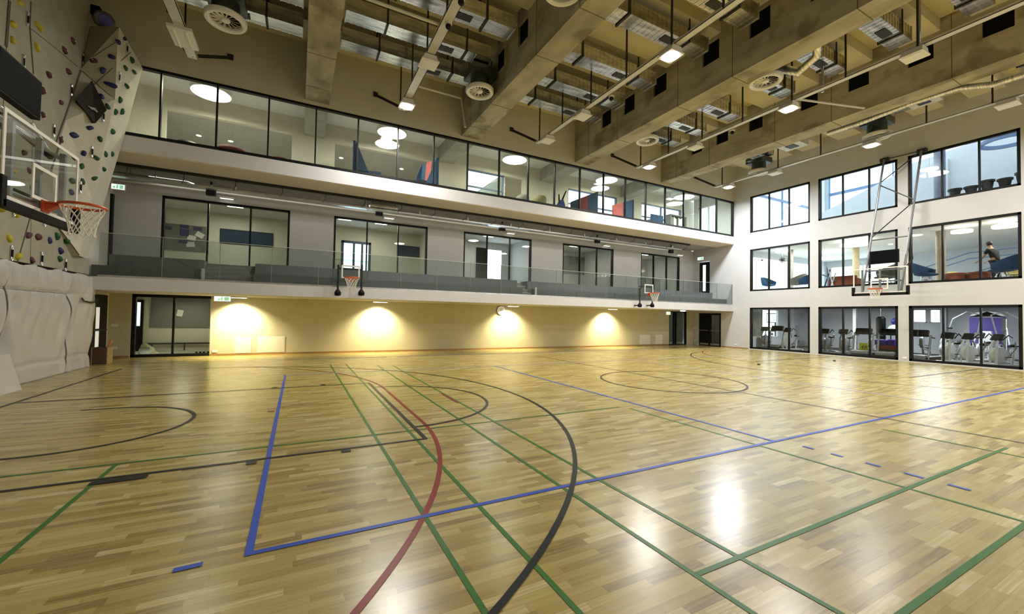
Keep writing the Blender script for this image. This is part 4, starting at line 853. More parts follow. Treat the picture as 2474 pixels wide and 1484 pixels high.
for p, l, ax in ((at(277, 786, 1, YB), 'light switch plate on the beige corner wall', 1), (at(276, 841, 1, YB), 'socket plate low on the beige corner wall', 1), (at(519, 849, 1, YB), 'socket plate at the foot of the bright wall', 1), (at(1678, 793, 0, XR), 'light switch plate beside the corner double door', 0), (at(1679, 823, 0, XR), 'socket plate beside the corner double door', 0), (at(1778, 833, 0, XR), 'small socket low on the window wall near the corner', 0), (at(2186, 865, 0, XR), 'small socket between the last two gym windows', 0)):
    t = MB().cbox((0, 0, 0), (.16, .02, .09) if ax else (.02, .14, .09), bev=.006).build('wall_plate', M_WHITE, None, False, p - Vector((0, .01, 0) if ax else (.01, 0, 0))); tag(t, l, 'wall plate', 'wall plates')
for (px, py), l in (((1833, 882), 'small dark floor stop in the bright reflection'), ((2016, 873), 'small dark floor stop in front of the middle gym window')):
    f_ = at(px, py, 2, 0); t = thing('floor_stop', f_, l, 'floor stop', 'floor stops near the window wall'); MB().lathe([(.05, 0), (.05, .03), (.03, .05), (.001, .055)], 14).build('cap', M_RUB, t, True)
# ------------------------------------------------------------------ gallery furniture and lamps
def yy(px, X, py=700): return at(px, py, 0, X).y
M_NAVY = pm('navy_fabric', (.016, .028, .060), .85, var=.1, scale=30); M_REDF = pm('red_fabric', (.30, .035, .035), .85, var=.08, scale=30); M_SALM = pm('salmon_fabric', (.55, .13, .12), .85, var=.05, scale=30)
M_SLATE = pm('slate_blue_fabric', (.05, .10, .19), .85, var=.06, scale=30)
for x, l in zip((-2.85, 3.25, 9.0, 14.67, 20.75), ('round gallery lamp nearest the climbing wall', 'round gallery lamp above the first pair of navy seats', 'round gallery lamp beside the small grey seats', 'round gallery lamp above the navy and red sofa', 'round gallery lamp above the low bookcase')):
    t = thing('round_lamp', (x, 17.2, 9.18), l, 'lamp', 'round lamps of the gallery')
    MB().lathe([(.60, .08), (.60, -.04), (.57, -.05)], 40, cap=False).build('rim', M_WHITE, t, True); MB().lathe([(.57, -.045), (.001, -.05)], 40, cap=False).build('diffuser', M_RING, t, True); MB().lathe([(.60, .08), (.001, .09)], 40, cap=False).build('back', M_WHITE, t)
    MB().box(-.02, -.02, .08, .02, .02, .415).build('stem', M_WHITE, t)
for x, l in ((3.2, 'square ceiling light of the gallery over the first navy seats'), (14.9, 'square ceiling light of the gallery over the navy and red sofa'), (20.6, 'square ceiling light of the gallery over the low bookcase')):
    t = thing('square_light', (x, 18.15, 9.28), l, 'lamp', 'square lights of the gallery'); MB().cbox((0, 0, 0), (.5, .4, .08)).build('housing', M_WHITE, t); MB().cbox((0, 0, -.045), (.44, .34, .012)).build('diffuser', em('square_light_glow', (.95, .97, 1), 3), t); MB().box(-.015, -.015, .04, .015, .015, .32).build('stem', M_WHITE, t)
for k, (x, y, z, l) in enumerate(((-3.85, 21.0, 8.95, 'small ceiling spot in the first room behind the gallery'), (-2.75, 21.0, 8.95, 'second small ceiling spot in the first room behind the gallery'), (1.6, 20.6, 8.95, 'small ceiling spot beside the navy seat'), (4.4, 20.6, 8.95, 'small ceiling spot between the navy seats'), (9.9, 20.2, 8.95, 'small ceiling spot above the small grey seats'))):
    t = thing('ceiling_spot', (x, y, z), l, 'lamp', 'small ceiling spots behind the gallery'); MB().lathe([(.001, -.025), (.09, -.02)], 16, cap=False).build('diffuser', M_SPOTL, t); MB().lathe([(.09, -.02), (.11, 0)], 16, cap=False).build('rim', M_WHITE, t)
def sofa(x, y, rz, label, stripe, side=M_NAVY, w_=1.3, hb=1.5):
    """high backed seat: local +x is the sitting direction"""
    t = thing('high_back_sofa', (x, y, 6.7), label, 'sofa', 'high backed sofas on the gallery', rz); h = w_ / 2
    MB().box(-.1, -h + .04, 0, .70, h - .04, .24).build('base', M_WHITE, t)
    MB().box(-.12, -h, .24, .74, h, .46, bev=.04).build('seat', M_NAVY, t)
    m = MB()
    m.prism([(-.30, -h, 0), (-.14, -h, 0), (-.22, -h, hb), (-.30, -h, hb)], (0, w_, 0)); m.build('back', side, t)
    if stripe: MB().prism([(-.145, -h * .35, .45), (-.137, -h * .35, .45), (-.213, -h * .35, hb - .02), (-.221, -h * .35, hb - .02)], (0, w_ * .35, 0)).prism([(-.31, -h * .35, .3), (-.302, -h * .35, .3), (-.302, -h * .35, hb - .02), (-.31, -h * .35, hb - .02)], (0, w_ * .35, 0)).build('stripe', stripe, t)
    for s in (-1, 1): MB().prism([(-.3, s * h, .2), (.35, s * h, .2), (.18, s * h, .62), (-.20, s * h, hb)], (0, -s * .05, 0)).build('wing', side, t)
    return t
sofa(2.12, 17.1, math.radians(-12), 'navy high backed sofa facing away from the climbing wall, first pair', M_REDF, hb=1.55)
sofa(4.62, 17.1, math.radians(195), 'navy high backed sofa with a salmon stripe, first pair', M_SALM, side=M_SLATE, hb=1.55)
o = thing('screen_sofa', (13.0, 16.75, 6.7), 'long navy sofa back with a dark red stripe, its top slanting', 'sofa')
for nm_, x0, x1, mt in (('back', -.95, -.45, M_NAVY), ('stripe', -.45, .05, pm('dark_red_fabric', (.14, .018, .02), .85)), ('back', .05, .72, M_NAVY)):
    zz = lambda x: .78 + (x + .95) / 1.67 * .78
    MB().prism([(x0, 0, 0), (x1, 0, 0), (x1, 0, zz(x1)), (x0, 0, zz(x0))], (0, .12, 0)).build(nm_, mt, o)
MB().box(-.9, .12, .24, .95, .85, .48, bev=.04).build('seat', M_NAVY, o); MB().box(-.85, .15, 0, .9, .8, .24).build('base', M_WHITE, o)
o = thing('screen_sofa', (15.5, 16.75, 6.7), 'navy sofa back with a salmon panel beside the long navy sofa', 'sofa')
for nm_, x0, x1, mt in (('panel', -.72, -.05, M_SALM), ('back', -.05, .68, M_SLATE)):
    zz = lambda x: 1.0 + (x + .72) / 1.4 * .5
    MB().prism([(x0, 0, 0), (x1, 0, 0), (x1, 0, zz(x1)), (x0, 0, zz(x0))], (0, .12, 0)).build(nm_, mt, o)
MB().box(-.75, .12, .24, .66, .85, .48, bev=.04).build('seat', M_NAVY, o); MB().box(.64, -.02, 0, .70, .8, 1.48).build('side_panel', M_NAVY, o)
t = thing('upturned_chair', (11.45, 16.7, 6.7), 'blue chair shape with two black prongs pointing up beside the long sofa', 'chair')
MB().prism([(-.16, 0, 0), (.14, 0, 0), (.16, 0, .55), (.05, 0, .82), (-.12, 0, .62)], (0, .3, 0)).build('body', pm('royal_blue_fabric', (.03, .05, .26), .8), t)
for a, b in (((-.12, .1, .6), (-.15, .1, 1.05)), ((.06, .1, .8), (.28, .1, 1.28))): MB().tube([a, b], [.05, .03]).build('prong', M_BLK, t)
for x, r, mt, l in ((-3.3, .42, M_BLK, 'black beanbag top on the gallery nearest the climbing wall'), (-2.15, .50, pm('dark_red_beanbag', (.16, .012, .015), .8), 'large dark red beanbag on the gallery'), (-.72, .40, pm('red_beanbag', (.20, .012, .015), .8), 'smaller red beanbag on the gallery')):
    t = thing('beanbag', (x, 16.5, 6.7), l, 'beanbag', 'beanbags on the gallery'); MB().sphere((0, 0, r * .5), r, 24, (1, .9, .5)).build('bag', mt, t, True); MB().lathe([(.06, r - .01), (.04, r + .02)], 12).build('top_seam', mt, t)
M_GRYF = pm('grey_fabric', (.25, .25, .22), .85); M_OCH = pm('olive_fabric', (.30, .27, .12), .85)
def armchair(x, y, z, rz, label, mt, s=1.0, grp='shell armchairs', legs=True, tip=.0):
    t = thing('armchair', (x, y, z), label, 'armchair', grp, rz)
    m = MB(); prof = []
    n = 15
    for r_, zf in ((.30, .36), (.40, .40), (.47, .62), (.50, 1.0)):
        row = []
        for i in range(n + 1):
            a = PI * (-.62 + 1.24 * i / n) + PI; f = .5 + .5 * math.cos(a - PI); zz_ = .36 + (zf - .36) * (.30 + .70 * f ** 1.3) * 1.0
            row.append((r_ * 1.05 * math.cos(a) * s, r_ * math.sin(a) * s, zz_ * s))
        prof.append(row)
    m.grid(prof); o = m.build('shell', mt, t, True); md = o.modifiers.new('thick', 'SOLIDIFY'); md.thickness = .05 * s
    MB().sphere((.03 * s, 0, .40 * s), .36 * s, 20, (1.1, .98, .22)).build('seat_cushion', mt, t, True)
    if legs:
        for a in (.8, 2.3, 4.0, 5.5): MB().tube([(.12 * s * math.cos(a), .12 * s * math.sin(a), .34 * s), (.30 * s * math.cos(a), .30 * s * math.sin(a), 0)], .016 * s).build('leg', M_METAL if mt is not M_OCH else M_WOODB, t)
    return t
for x, y, l, mt in ((9.45, 17.3, 'small grey seat on the gallery near the outer window', M_GRYF), (10.25, 17.0, 'small olive seat on the gallery', M_OCH)): armchair(x, y, 6.7, 1.5, l, mt, .78, grp='small seats on the gallery')
# low bookcase
t = thing('bookcase', (19.75, 17.3, 6.7), 'low grey bookcase with white files on the gallery', 'bookcase'); M_BKC = pm('grey_laminate', (.30, .29, .27), .6)
for b in ((0, 0, 0, .04, .4, 1.3), (1.36, 0, 0, 1.4, .4, 1.3), (0, 0, 1.26, 1.4, .4, 1.3), (0, 0, 0, 1.4, .4, .05), (.04, .38, 0, 1.36, .4, 1.28)): MB().box(*b).build('panel', M_BKC, t)
MB().box(.04, .02, .62, 1.36, .4, .65).build('shelf', M_BKC, t)
rb = random.Random(5); x = 19.82; k = 0
while x < 20.9:
    w_ = rb.uniform(.06, .09); h = rb.uniform(.42, .52)
    o = MB().box(0, .04, 0, w_ * .92, .34, h).build('file_box', M_WHITE if rb.random() < .7 else M_GRYF, None, False, (x, 17.3, 7.352)); tag(o, 'white or grey file standing on the top shelf of the low bookcase', 'file', 'files on the low bookcase'); x += w_; k += 1
    if k == 6: x += .12
t = thing('desk', (18.5, 17.2, 6.7), 'blue grey desk screen beside the low bookcase', 'desk'); MB().box(-.5, 0, .3, .5, .05, 1.05).build('screen', M_SLATE, t); MB().box(-.55, .05, .70, .55, .7, .74).build('top', M_BKC, t)
for sx in (-.5, .5): MB().box(sx - .02, .3, 0, sx + .02, .36, .7).build('leg', M_METAL, t)

# ------------------------------------------------------------------ boards and notes in the rooms behind
M_PIN = pm('grey_pinboard', (.20, .20, .175), .9, scale=30); M_PAPER = pm('white_paper', (.75, .74, .68), .8)
def board(p0, p1, y, label, name='pinboard', mt=M_PIN, cat='board', grp=None, th=.03):
    t = thing(name, (p0[0], y, p1[1]), label, cat, grp); MB().box(0, 0, 0, p1[0] - p0[0], th, p0[1] - p1[1]).build('panel', mt, t)
    m = MB(); a, b = p1[0] - p0[0], p0[1] - p1[1]; m.box(-.02, -.01, -.02, a + .02, th, 0).box(-.02, -.01, b, a + .02, th, b + .02).box(-.02, -.01, 0, 0, th, b).box(a, -.01, 0, a + .02, th, b); m.build('edge', mt if mt is M_PIN else M_BLK, t); return t
yb = 22.46; f_ = lambda px, py, y=22.46: (at(px, py, 1, y).x, at(px, py, 1, y).z)
board(f_(398, 540), f_(495, 608), yb, 'grey board with purple notes in the first mezzanine room')
for i, (px, py) in enumerate(((405, 550), (446, 547), (446, 558), (446, 566), (478, 553), (443, 584))):
    c = f_(px, py, yb - .02); t = MB().cbox((0, 0, 0), (.30, .006, .14)).build('note', pm('purple_note', (.06, .05, .16), .8), None, False, (c[0], yb - .026, c[1])); tag(t, 'purple note pinned on the grey board', 'note', 'purple notes on the grey board')
for px, py, a, l in ((483, 568, .5, 'tilted white photo print on the grey board'), (463, 575, .2, 'white paper beside the tilted print on the grey board'), (460, 591, -.1, 'white paper low on the grey board')):
    c = f_(px, py, yb - .02); t = MB().cbox((0, 0, 0), (.30, .006, .22), Matrix.Rotation(a, 4, 'Y')).build('paper_sheet', M_PAPER, None, False, (c[0], yb - .026, c[1])); tag(t, l, 'paper')
M_BLUEG = pm('dark_blue_glass', (.03, .055, .10), .08, spec=.6)
board(f_(533, 553), f_(658, 596), yb, 'long dark blue glass strip window in the first mezzanine room', 'strip_window', M_BLUEG, 'interior window', 'strip windows in the mezzanine rooms')
board(f_(960, 593), f_(1040, 623), yb, 'short dark blue glass strip window in the second mezzanine room', 'strip_window', M_BLUEG, 'interior window', 'strip windows in the mezzanine rooms')
board(f_(1362, 618), f_(1420, 664), yb, 'plain grey board in the fourth mezzanine room')
for i, (px, py) in enumerate(((568, 520), (833, 546), (920, 552), (1180, 578), (1385, 610), (1558, 624))):
    p = at(px, py, 1, 20.6); t = thing('strip_light', (p.x, 20.6, 6.08), 'slim ceiling light in the %s mezzanine room%s' % (('first', 'second', 'second', 'third', 'fourth', 'fifth')[i], (', first of two', ', second of two')[i - 1] if i in (1, 2) else ''), 'lamp', 'ceiling lights in the mezzanine rooms')
    MB().cbox((0, 0, 0), (.6, .12, .06)).build('housing', M_WHITE, t); MB().cbox((0, 0, -.035), (.55, .09, .012)).build('diffuser', M_SPOTL, t)
yb = 21.36; f_ = lambda px, py, y=21.36: (at(px, py, 1, y).x, at(px, py, 1, y).z)
board(f_(367, 720), f_(503, 790), yb, 'wide grey pinboard behind the ground floor glass front')
c = f_(435, 757, yb - .02); t = MB().cbox((0, 0, 0), (.20, .006, .27), Matrix.Rotation(.2, 4, 'Y')).build('paper_sheet', M_PAPER, None, False, (c[0], yb - .03, c[1])); tag(t, 'tilted white sheet pinned on the wide grey pinboard', 'paper')
t = thing('low_rail', (-5.4, 21.3, .26), 'dark rail along the foot of the wall behind the ground floor glass front', 'rail'); MB().box(0, 0, 0, 2.6, .05, .06).build('rail', M_DARK, t)
for k in range(3): MB().box(.2 + k * 1.05, .01, -.26, .24 + k * 1.05, .04, 0).build('post', M_DARK, t)
struct(MB().holes(1, 21.3, 21.38, -5.86, -5.48, .0, 2.05, [(-5.78, 1.0, -5.56, 1.95)]).build('door_6', M_BLK), 'narrow black door with a bright strip behind the ground floor glass front', 'door')
struct(MB().box(-5.78, 21.33, 1.0, -5.56, 21.35, 1.95).build('door_7', em('bright_pane', (.92, .96, 1), 1.2)), 'bright pane of the narrow black door', 'door pane')
rs = random.Random(9)
for k in range(5):
    t = thing('shoe', (-3.3 + .115 * k, 18.98, 0.0), 'dark shoe in the row behind the ground floor glass front', 'shoe', 'shoes behind the glass front'); t.rotation_euler = (0, 0, 1.5 + rs.uniform(-.1, .1))
    MB().sphere((0, 0, .04), .13, 14, (1, .36, .3)).build('upper', pm('dark_shoe', (.04, .02, .025), .6), t, True); MB().sphere((-.06, 0, .09), .05, 10, (1, .8, .9)).build('collar', M_BLK, t, True); MB().cbox((0, 0, .012), (.27, .09, .024), bev=.008).build('sole', M_WHITE, t)
m = MB(); m.sphere((0, 0, .14), .24, 18, (1, .7, .9)); m.sphere((.14, -.02, .07), .18, 16, (1.2, .7, .4)); m.sphere((-.06, 0, .30), .12, 14, (1, .7, 1.2)); t = m.build('laundry_bag', pm('cream_cloth', (.62, .57, .40), .85, bump=.4), None, True, (-4.74, 18.98, .02)); tag(t, 'cream cloth bag slumped behind the ground floor glass front', 'bag')

# ------------------------------------------------------------------ fitness room
M_WHT = pm('white_machine_paint', (.72, .73, .74), .35); M_GM = pm('grey_machine_paint', (.28, .29, .31), .4, .3)
def treadmill(x, y, rz, label):
    t = thing('treadmill', (x, y, 0), label, 'treadmill', 'treadmills in the fitness room', rz)
    MB().cbox((0, 0, .095), (1.75, .75, .19), bev=.02).build('deck', M_BLK, t); MB().cbox((-.05, 0, .197), (1.55, .50, .012)).build('belt', M_RUB, t)
    MB().cbox((.80, 0, .20), (.42, .70, .18), bev=.05).build('motor_cover', M_GM, t)
    for s in (-1, 1):
        MB().cbox((-.05, s * .33, .205), (1.6, .10, .03)).build('side_rail', M_METAL, t); MB().tube([(.72, s * .36, .1), (.45, s * .38, 1.15)], .04).build('upright', M_GM, t); MB().tube([(.45, s * .38, 1.05), (.05, s * .38, 1.02)], .028).build('handrail', M_BLK, t)
    MB().cbox((0, 0, 0), (.16, .66, .30), Matrix.Translation((.47, 0, 1.22)) @ Matrix.Rotation(-.5, 4, 'Y'), bev=.05).build('console', M_BLK, t); MB().cbox((-.082, 0, 0), (.012, .5, .18), Matrix.Translation((.47, 0, 1.22)) @ Matrix.Rotation(-.5, 4, 'Y')).build('screen', pm('dark_screen', (.03, .035, .04), .15), t); MB().tube([(.34, -.3, 1.1), (.34, .3, 1.1)], .02).build('front_bar', M_GM, t)
    return t
def bike(x, y, rz, label, mt=M_WHT, dual=True):
    t = thing('exercise_bike', (x, y, 0), label, 'exercise bike', 'exercise bikes in the fitness room', rz)
    for xx in (-.5, .5): MB().tube([(xx, -.28, .05), (xx, .28, .05)], .045).build('foot_bar', mt, t)
    MB().bar((-.5, 0, .07), (.5, 0, .07), .09, .08).build('base_beam', mt, t)
    MB().lathe([(.001, -.08), (.30, -.07), (.33, 0), (.30, .07), (.001, .08)], 26, M=Matrix.Translation((.22, 0, .46)) @ Matrix.Rotation(PI / 2, 4, 'X')).build('flywheel_cover', mt, t, True)
    for s in (-1, 1):
        MB().tube([(.42, s * .12, .06), (.40, s * .11, .8), (.30, s * .07, 1.05)], .035).build('upright', mt, t)
        if dual: MB().tube([(.30, s * .22, 1.05), (.12, s * .27, 1.25), (-.02, s * .27, 1.15)], .022).build('handle', M_BLK, t); MB().tube([(.18, s * .2, .28), (-.22, s * .2, .75), (-.15, s * .22, .98)], .024).build('swing_arm', M_GM, t)
        MB().cbox((.05 * s, s * .18, .30 + .08 * s), (.16, .1, .03)).build('pedal', M_BLK, t)
    MB().tube([(-.28, 0, .08), (-.36, 0, .78)], .04).build('seat_post', mt, t); MB().sphere((-.36, 0, .83), .15, 16, (1.1, .85, .4)).build('saddle', M_BLK, t, True)
    MB().cbox((0, 0, 0), (.10, .36, .28), Matrix.Translation((.26, 0, 1.15)) @ Matrix.Rotation(-.5, 4, 'Y'), bev=.03).build('console', M_BLK, t)
    return t
def rower(x, y, rz, label):
    t = thing('rowing_machine', (x, y, 0), label, 'rowing machine', None, rz); R = Matrix.Rotation(PI / 2, 4, 'X')
    MB().lathe([(.16, -.06), (.27, -.06), (.29, 0), (.27, .06), (.16, .06)], 28, M=Matrix.Translation((0, 0, .78)) @ R).build('fan_cage', M_GM, t, True); MB().lathe([(.001, -.04), (.17, -.04), (.17, .04), (.001, .04)], 24, M=Matrix.Translation((0, 0, .78)) @ R).build('fan', M_BLK, t)
    MB().bar((0, 0, .5), (1.9, 0, .32), .07, .1).build('rail', M_METAL, t); MB().tube([(.1, 0, .6), (.35, 0, 0)], .04).build('front_leg', M_GM, t); MB().tube([(1.85, 0, .33), (1.85, 0, 0)], .03).build('rear_leg', M_GM, t); MB().sphere((1.1, 0, .46), .15, 14, (1.1, 1, .35)).build('seat', M_BLK, t, True); MB().tube([(.35, -.2, .62), (.35, .2, .62)], .015).build('handle', M_BLK, t)
    return t
treadmill(24.75, 7.66, PI, 'treadmill with a broad black console beside the rowing machine')
rower(26.2, yy(2227, 26.2), 0.15, 'rowing machine with a round black fan in the fitness room')
bike(24.75, 6.75, PI - .2, 'white exercise bike next to the treadmill in the fitness room')
bike(24.75, 6.1, PI - .55, 'white exercise bike in the middle of the row by the glass', M_WHT)
bike(24.75, 5.3, PI - .55, 'white exercise bike furthest from the gallery by the glass', M_WHT)
bike(27.6, yy(2375, 27.6), PI * .9, 'white exercise bike in the second row before the purple panel')
bike(27.4, yy(2300, 27.4), PI * .8, 'white exercise bike in the second row beside a grey pillar')
treadmill(25.3, yy(2098, 25.3), PI, 'treadmill in the middle gym window beside the yellow sign')
treadmill(25.3, yy(2158, 25.3), PI, 'treadmill in front of the blue and red mats')
bike(25.6, yy(1995, 25.4), PI, 'dark exercise bike in the corner of the middle gym window', M_GM); bike(25.9, yy(2040, 25.7), PI, 'dark exercise bike beside the black treadmill console', M_GM)
bike(25.0, yy(1912, 25), PI * .9, 'white framed exercise bike in the gym window nearest the gallery'); bike(26.2, yy(1850, 26), PI, 'dark exercise bike behind glare in the gym window nearest the gallery', M_GM); treadmill(25.8, yy(1885, 25.6), PI, 'treadmill in the gym window nearest the gallery')
struct(MB().box(29.2, yy(2285, 29.2), 0, 29.5, yy(2272, 29.2), 2.62).build('pillar_1', M_GM), 'grey pillar in the last gym window', 'pillar'); struct(MB().box(29.0, yy(2068, 29), 0, 29.2, yy(2060, 29), 2.62).build('pillar_2', M_WHT), 'white pillar in the middle gym window', 'pillar'); struct(MB().box(29.0, yy(1915, 29), 0, 29.2, yy(1908, 29), 2.62).build('pillar_3', M_WHT), 'white pillar in the gym window nearest the gallery', 'pillar')
t = thing('banner_panel', (29.0, yy(2384, 29), .55), 'purple panel with a curved white top behind the bikes', 'panel'); M_PUR = pm('purple_panel', (.075, .05, .27), .6, var=.04)
MB().box(0, -.58, .2, .06, .58, 1.45).build('panel', M_PUR, t); MB().prism([(0, -.58, 1.45)] + [(0, .58 * math.cos(a), 1.45 + .28 * math.sin(a)) for a in [PI * (1 - i / 12) for i in range(1, 12)]][::-1] + [(0, .58, 1.45)], (.06, 0, 0)).build('white_top', M_WHT, t)
for s in (-.5, .5): MB().box(0, s - .04, -.55, .06, s + .04, .2).build('leg', M_BLK, t)
t = thing('cable_machine', (28.55, yy(2384, 28.55), 0), 'training machine with curved grey arms reaching over the purple panel', 'training machine')
MB().box(-.3, -.3, 0, .3, .3, .08).build('base', M_GM, t)
for s in (-1, 1): MB().tube([(0, s * .1, .05), (0, s * .3, 1.2), (-.1, s * .15, 2.1), (-.2, s * .6, 2.25), (-.3, s * 1.05, 1.9), (-.3, s * 1.15, 1.5)], .032).build('arm', M_GM, t); MB().cbox((-.3, s * 1.15, 1.45), (.08, .16, .08)).build('grip', M_BLK, t)
MB().cbox((0, 0, 1.0), (.25, .3, .7), bev=.03).build('stack_cover', M_WHT, t)
t = thing('training_machine', (26.6, yy(2460, 26.6), 0), 'white training machine at the far edge of the last gym window', 'training machine')
MB().bar((.3, .3, .05), (-.4, .3, 1.5), .12, .16).build('rail', M_WHT, t); MB().box(-.6, .1, 0, .6, .5, .1).build('base', M_GM, t); MB().bar((-.4, .3, .05), (-.4, .3, 1.9), .1, .1).build('tower', M_WHT, t); MB().cbox((0, .3, .75), (.6, .3, .1), Matrix.Identity(4), bev=.03).build('seat', M_PUR, t); MB().lathe([(.001, -.05), (.2, -.05), (.2, .05), (.001, .05)], 20, M=Matrix.Translation((-.2, .1, .45)) @ Matrix.Rotation(PI / 2, 4, 'X')).build('wheel', M_GM, t)
t = thing('boxing_bag', (28.4, yy(2128, 28.4), .75), 'tall black boxing bag behind the treadmills', 'boxing bag'); MB().lathe([(.001, 0), (.2, .02), (.21, 1.15), (.12, 1.25)], 20).build('bag', M_BLK, t, True); MB().tube([(0, 0, 1.2), (0, 0, 1.87)], .015).build('chain', M_METAL, t)
for (x, y, z, r, mt, l) in ((27.75, yy(2166, 27.75), 1.73, .22, pm('blue_ball', (.03, .025, .26), .4), 'blue exercise ball on top of the rack'), (27.45, yy(2160, 27.45), 1.312, .26, M_WHITE, 'white exercise ball under the blue one')): tag(MB().sphere((0, 0, 0), r, 24).build('exercise_ball', mt, None, True, (x, y, z)), l, 'ball', 'exercise balls')
t = thing('ball_rack', (27.5, yy(2162, 27.5), 0), 'black rack carrying the exercise balls', 'rack')
for a in ((-.35, -.3), (.35, -.3), (-.35, .3), (.35, .3)): MB().box(a[0] - .02, a[1] - .02, 0, a[0] + .02, a[1] + .02, 1.2).build('post', M_BLK, t)
for z in (.5, 1.02): MB().box(-.35, -.3, z, .35, .3, z + .03).build('shelf', M_BLK, t)
for k, (x, y, z, d, mt, l) in enumerate(((26.75, yy(2132, 26.75), .645, (.5, .5, .26), pm('violet_mat', (.08, .03, .42), .6), 'violet folded mat in the pile'), (26.75, yy(2158, 26.75), .665, (.5, .3, .3), pm('violet_mat', (.08, .03, .42), .6), 'second violet mat beside the first'), (26.75, yy(2146, 26.75), .40, (.5, .85, .2), pm('red_step', (.35, .02, .015), .5), 'red step board under the violet mats'), (26.75, yy(2150, 26.75), .167, (.5, 1.0, .12), pm('green_step', (.03, .14, .05), .6), 'dark green mat at the bottom of the pile'))):
    tag(MB().cbox((0, 0, 0), d, bev=.03).build('exercise_mat', mt, None, False, (x, y, z)), l, 'mat', 'piled mats')
tag(MB().cbox((0, 0, 0), (.55, 1.05, .09)).box(-.2, -.45, .09, .2, .45, .10).build('mat_stand', M_BLK, None, False, (26.75, yy(2150, 26.75), .045)), 'low black stand under the piled mats', 'stand')
tag(MB().cbox((0, 0, 0), (.42, .8, .06)).build('mat_board', M_BLK, None, False, (26.75, yy(2150, 26.75), .2605)), 'black board between the green and red mats', 'board')
p = at(2088, 837, 0, 26.9); t = thing('yellow_sign', (26.9, p.y, 0), 'bright yellow sign with a black symbol on the gym floor', 'sign'); MB().box(0, -.22, .12, .03, .22, .56).build('panel', pm('signal_yellow', (.62, .66, .02), .5), t); MB().box(0, -.2, 0, .03, -.16, .12).box(0, .16, 0, .03, .2, .12).build('leg', M_BLK, t)
MB().tube([(-.006, -.12, .30), (-.006, -.08, .42), (-.006, -.04, .38), (-.006, -.02, .28)], .014).tube([(-.006, .02, .42), (-.006, .10, .36), (-.006, .06, .27)], .014).build('symbol', M_BLK, t)
for k in range(4): tag(MB().sphere((0, 0, 0), .12, 16, (1, 1, .85)).build('medicine_ball', M_WHITE, None, True, (26.5, yy(2104, 26.5), .103 + k * .2052)), '%s white medicine ball of the upright stack' % ('bottom', 'second', 'third', 'top')[k], 'ball', 'stacked medicine balls')
t = thing('television', (29.6, at(1873, 760, 0, 29.6).y, 1.62), 'television on a dark stand in the gym window nearest the gallery', 'television'); MB().cbox((0, 0, .25), (.08, 1.15, .68), bev=.01).build('case', M_BLK, t); MB().cbox((-.045, 0, .25), (.01, 1.05, .58)).build('screen', em('tv_glow', (.62, .72, .74), .7), t); MB().box(0, -.05, -1.62, .08, .05, 0).build('stand', M_BLK, t); MB().box(-.2, -.3, -1.62, .25, .3, -1.58).build('foot', M_BLK, t)
p = at(1893, 758, 0, 30.85); t = thing('wall_clock', p, 'round clock on the back wall of the fitness room', 'clock'); M = Matrix.Rotation(-PI / 2, 4, 'Y'); MB().lathe([(.001, 0), (.26, 0), (.26, .04)], 26, M=M).build('face', M_WHITE, t); MB().lathe([(.26, 0), (.29, 0), (.29, .06), (.26, .06)], 26, M=M, cap=False).build('rim', M_METAL, t); MB().box(-.05, -.012, 0, -.045, .012, .17).box(-.05, 0, -.01, -.045, .12, .01).build('hands', M_BLK, t)
p = at(1935, 805, 0, 30.0); t = thing('notice_board', (30.0, p.y, p.z - .5), 'pale blue notice stand in the fitness room', 'notice board'); MB().box(0, -.55, 0, .04, .55, 1.0).build('panel', pm('pale_blue_sheet', (.45, .52, .55), .7), t); MB().box(0, -.04, -(p.z - .5), .04, .04, 0).build('post', M_METAL, t)
for k, (y, l) in enumerate(((12.5, 'ceiling tube light in the fitness room nearest the gallery'), (10.0, 'ceiling tube light over the middle gym window'), (8.5, 'second ceiling tube light over the middle gym window'), (5.9, 'long ceiling tube light over the purple panel'))):
    t = thing('tube_light', (26.6 + .4 * k, y, 2.58), l, 'lamp', 'tube lights in the fitness room'); MB().cbox((0, 0, 0), (.16, 1.2, .06)).build('housing', M_WHITE, t); MB().cbox((0, 0, -.035), (.1, 1.1, .012)).build('diffuser', M_RING, t)

# ------------------------------------------------------------------ lounge on the middle floor
M_BLUA = pm('blue_armchair_fabric', (.012, .05, .14), .85, scale=30); M_TEAL = pm('mid_blue_fabric', (.03, .11, .24), .85, scale=30); M_DKGR = pm('dark_grey_fabric', (.10, .10, .09), .85, scale=30); M_RUST = pm('rust_fabric', (.22, .05, .02), .85, scale=30); M_YEL = pm('mustard_fabric', (.42, .36, .13), .85, scale=30)
Z3 = 3.0
def pouf(x, y, r, label): 
    t = thing('pouf', (x, y, Z3 + .45), label, 'pouf', 'rust red poufs in the lounge'); MB().lathe([(.001, 0), (r * .9, .0), (r, .05), (r, .36), (r * .94, .42), (.001, .43)], 28).build('body', M_RUST, t, True); MB().lathe([(r + .004, .30), (r + .008, .31), (r + .004, .32)], 28, cap=False).build('piping', M_DARK, t); return t
PLAT = struct(MB().box(24.3, 3.5, 3.0, 28.3, 15.2, 3.45).build('floor_platform', pm('pale_platform', (.60, .59, .57), .6)), 'low raised floor of the lounge beside the windows', 'floor')
def wide_chair(x, y, rz, label, mt, s=1.25): return armchair(x, y, Z3 + .45, rz, label, mt, s, 'wide shell armchairs in the lounge')
wide_chair(24.8, yy(2243, 25), PI * 1.5, 'navy shell armchair beside the brown column', M_BLUA, .95); wide_chair(24.95, yy(2425, 25), PI * .45, 'navy shell armchair in front of the person in black', M_BLUA, .98)
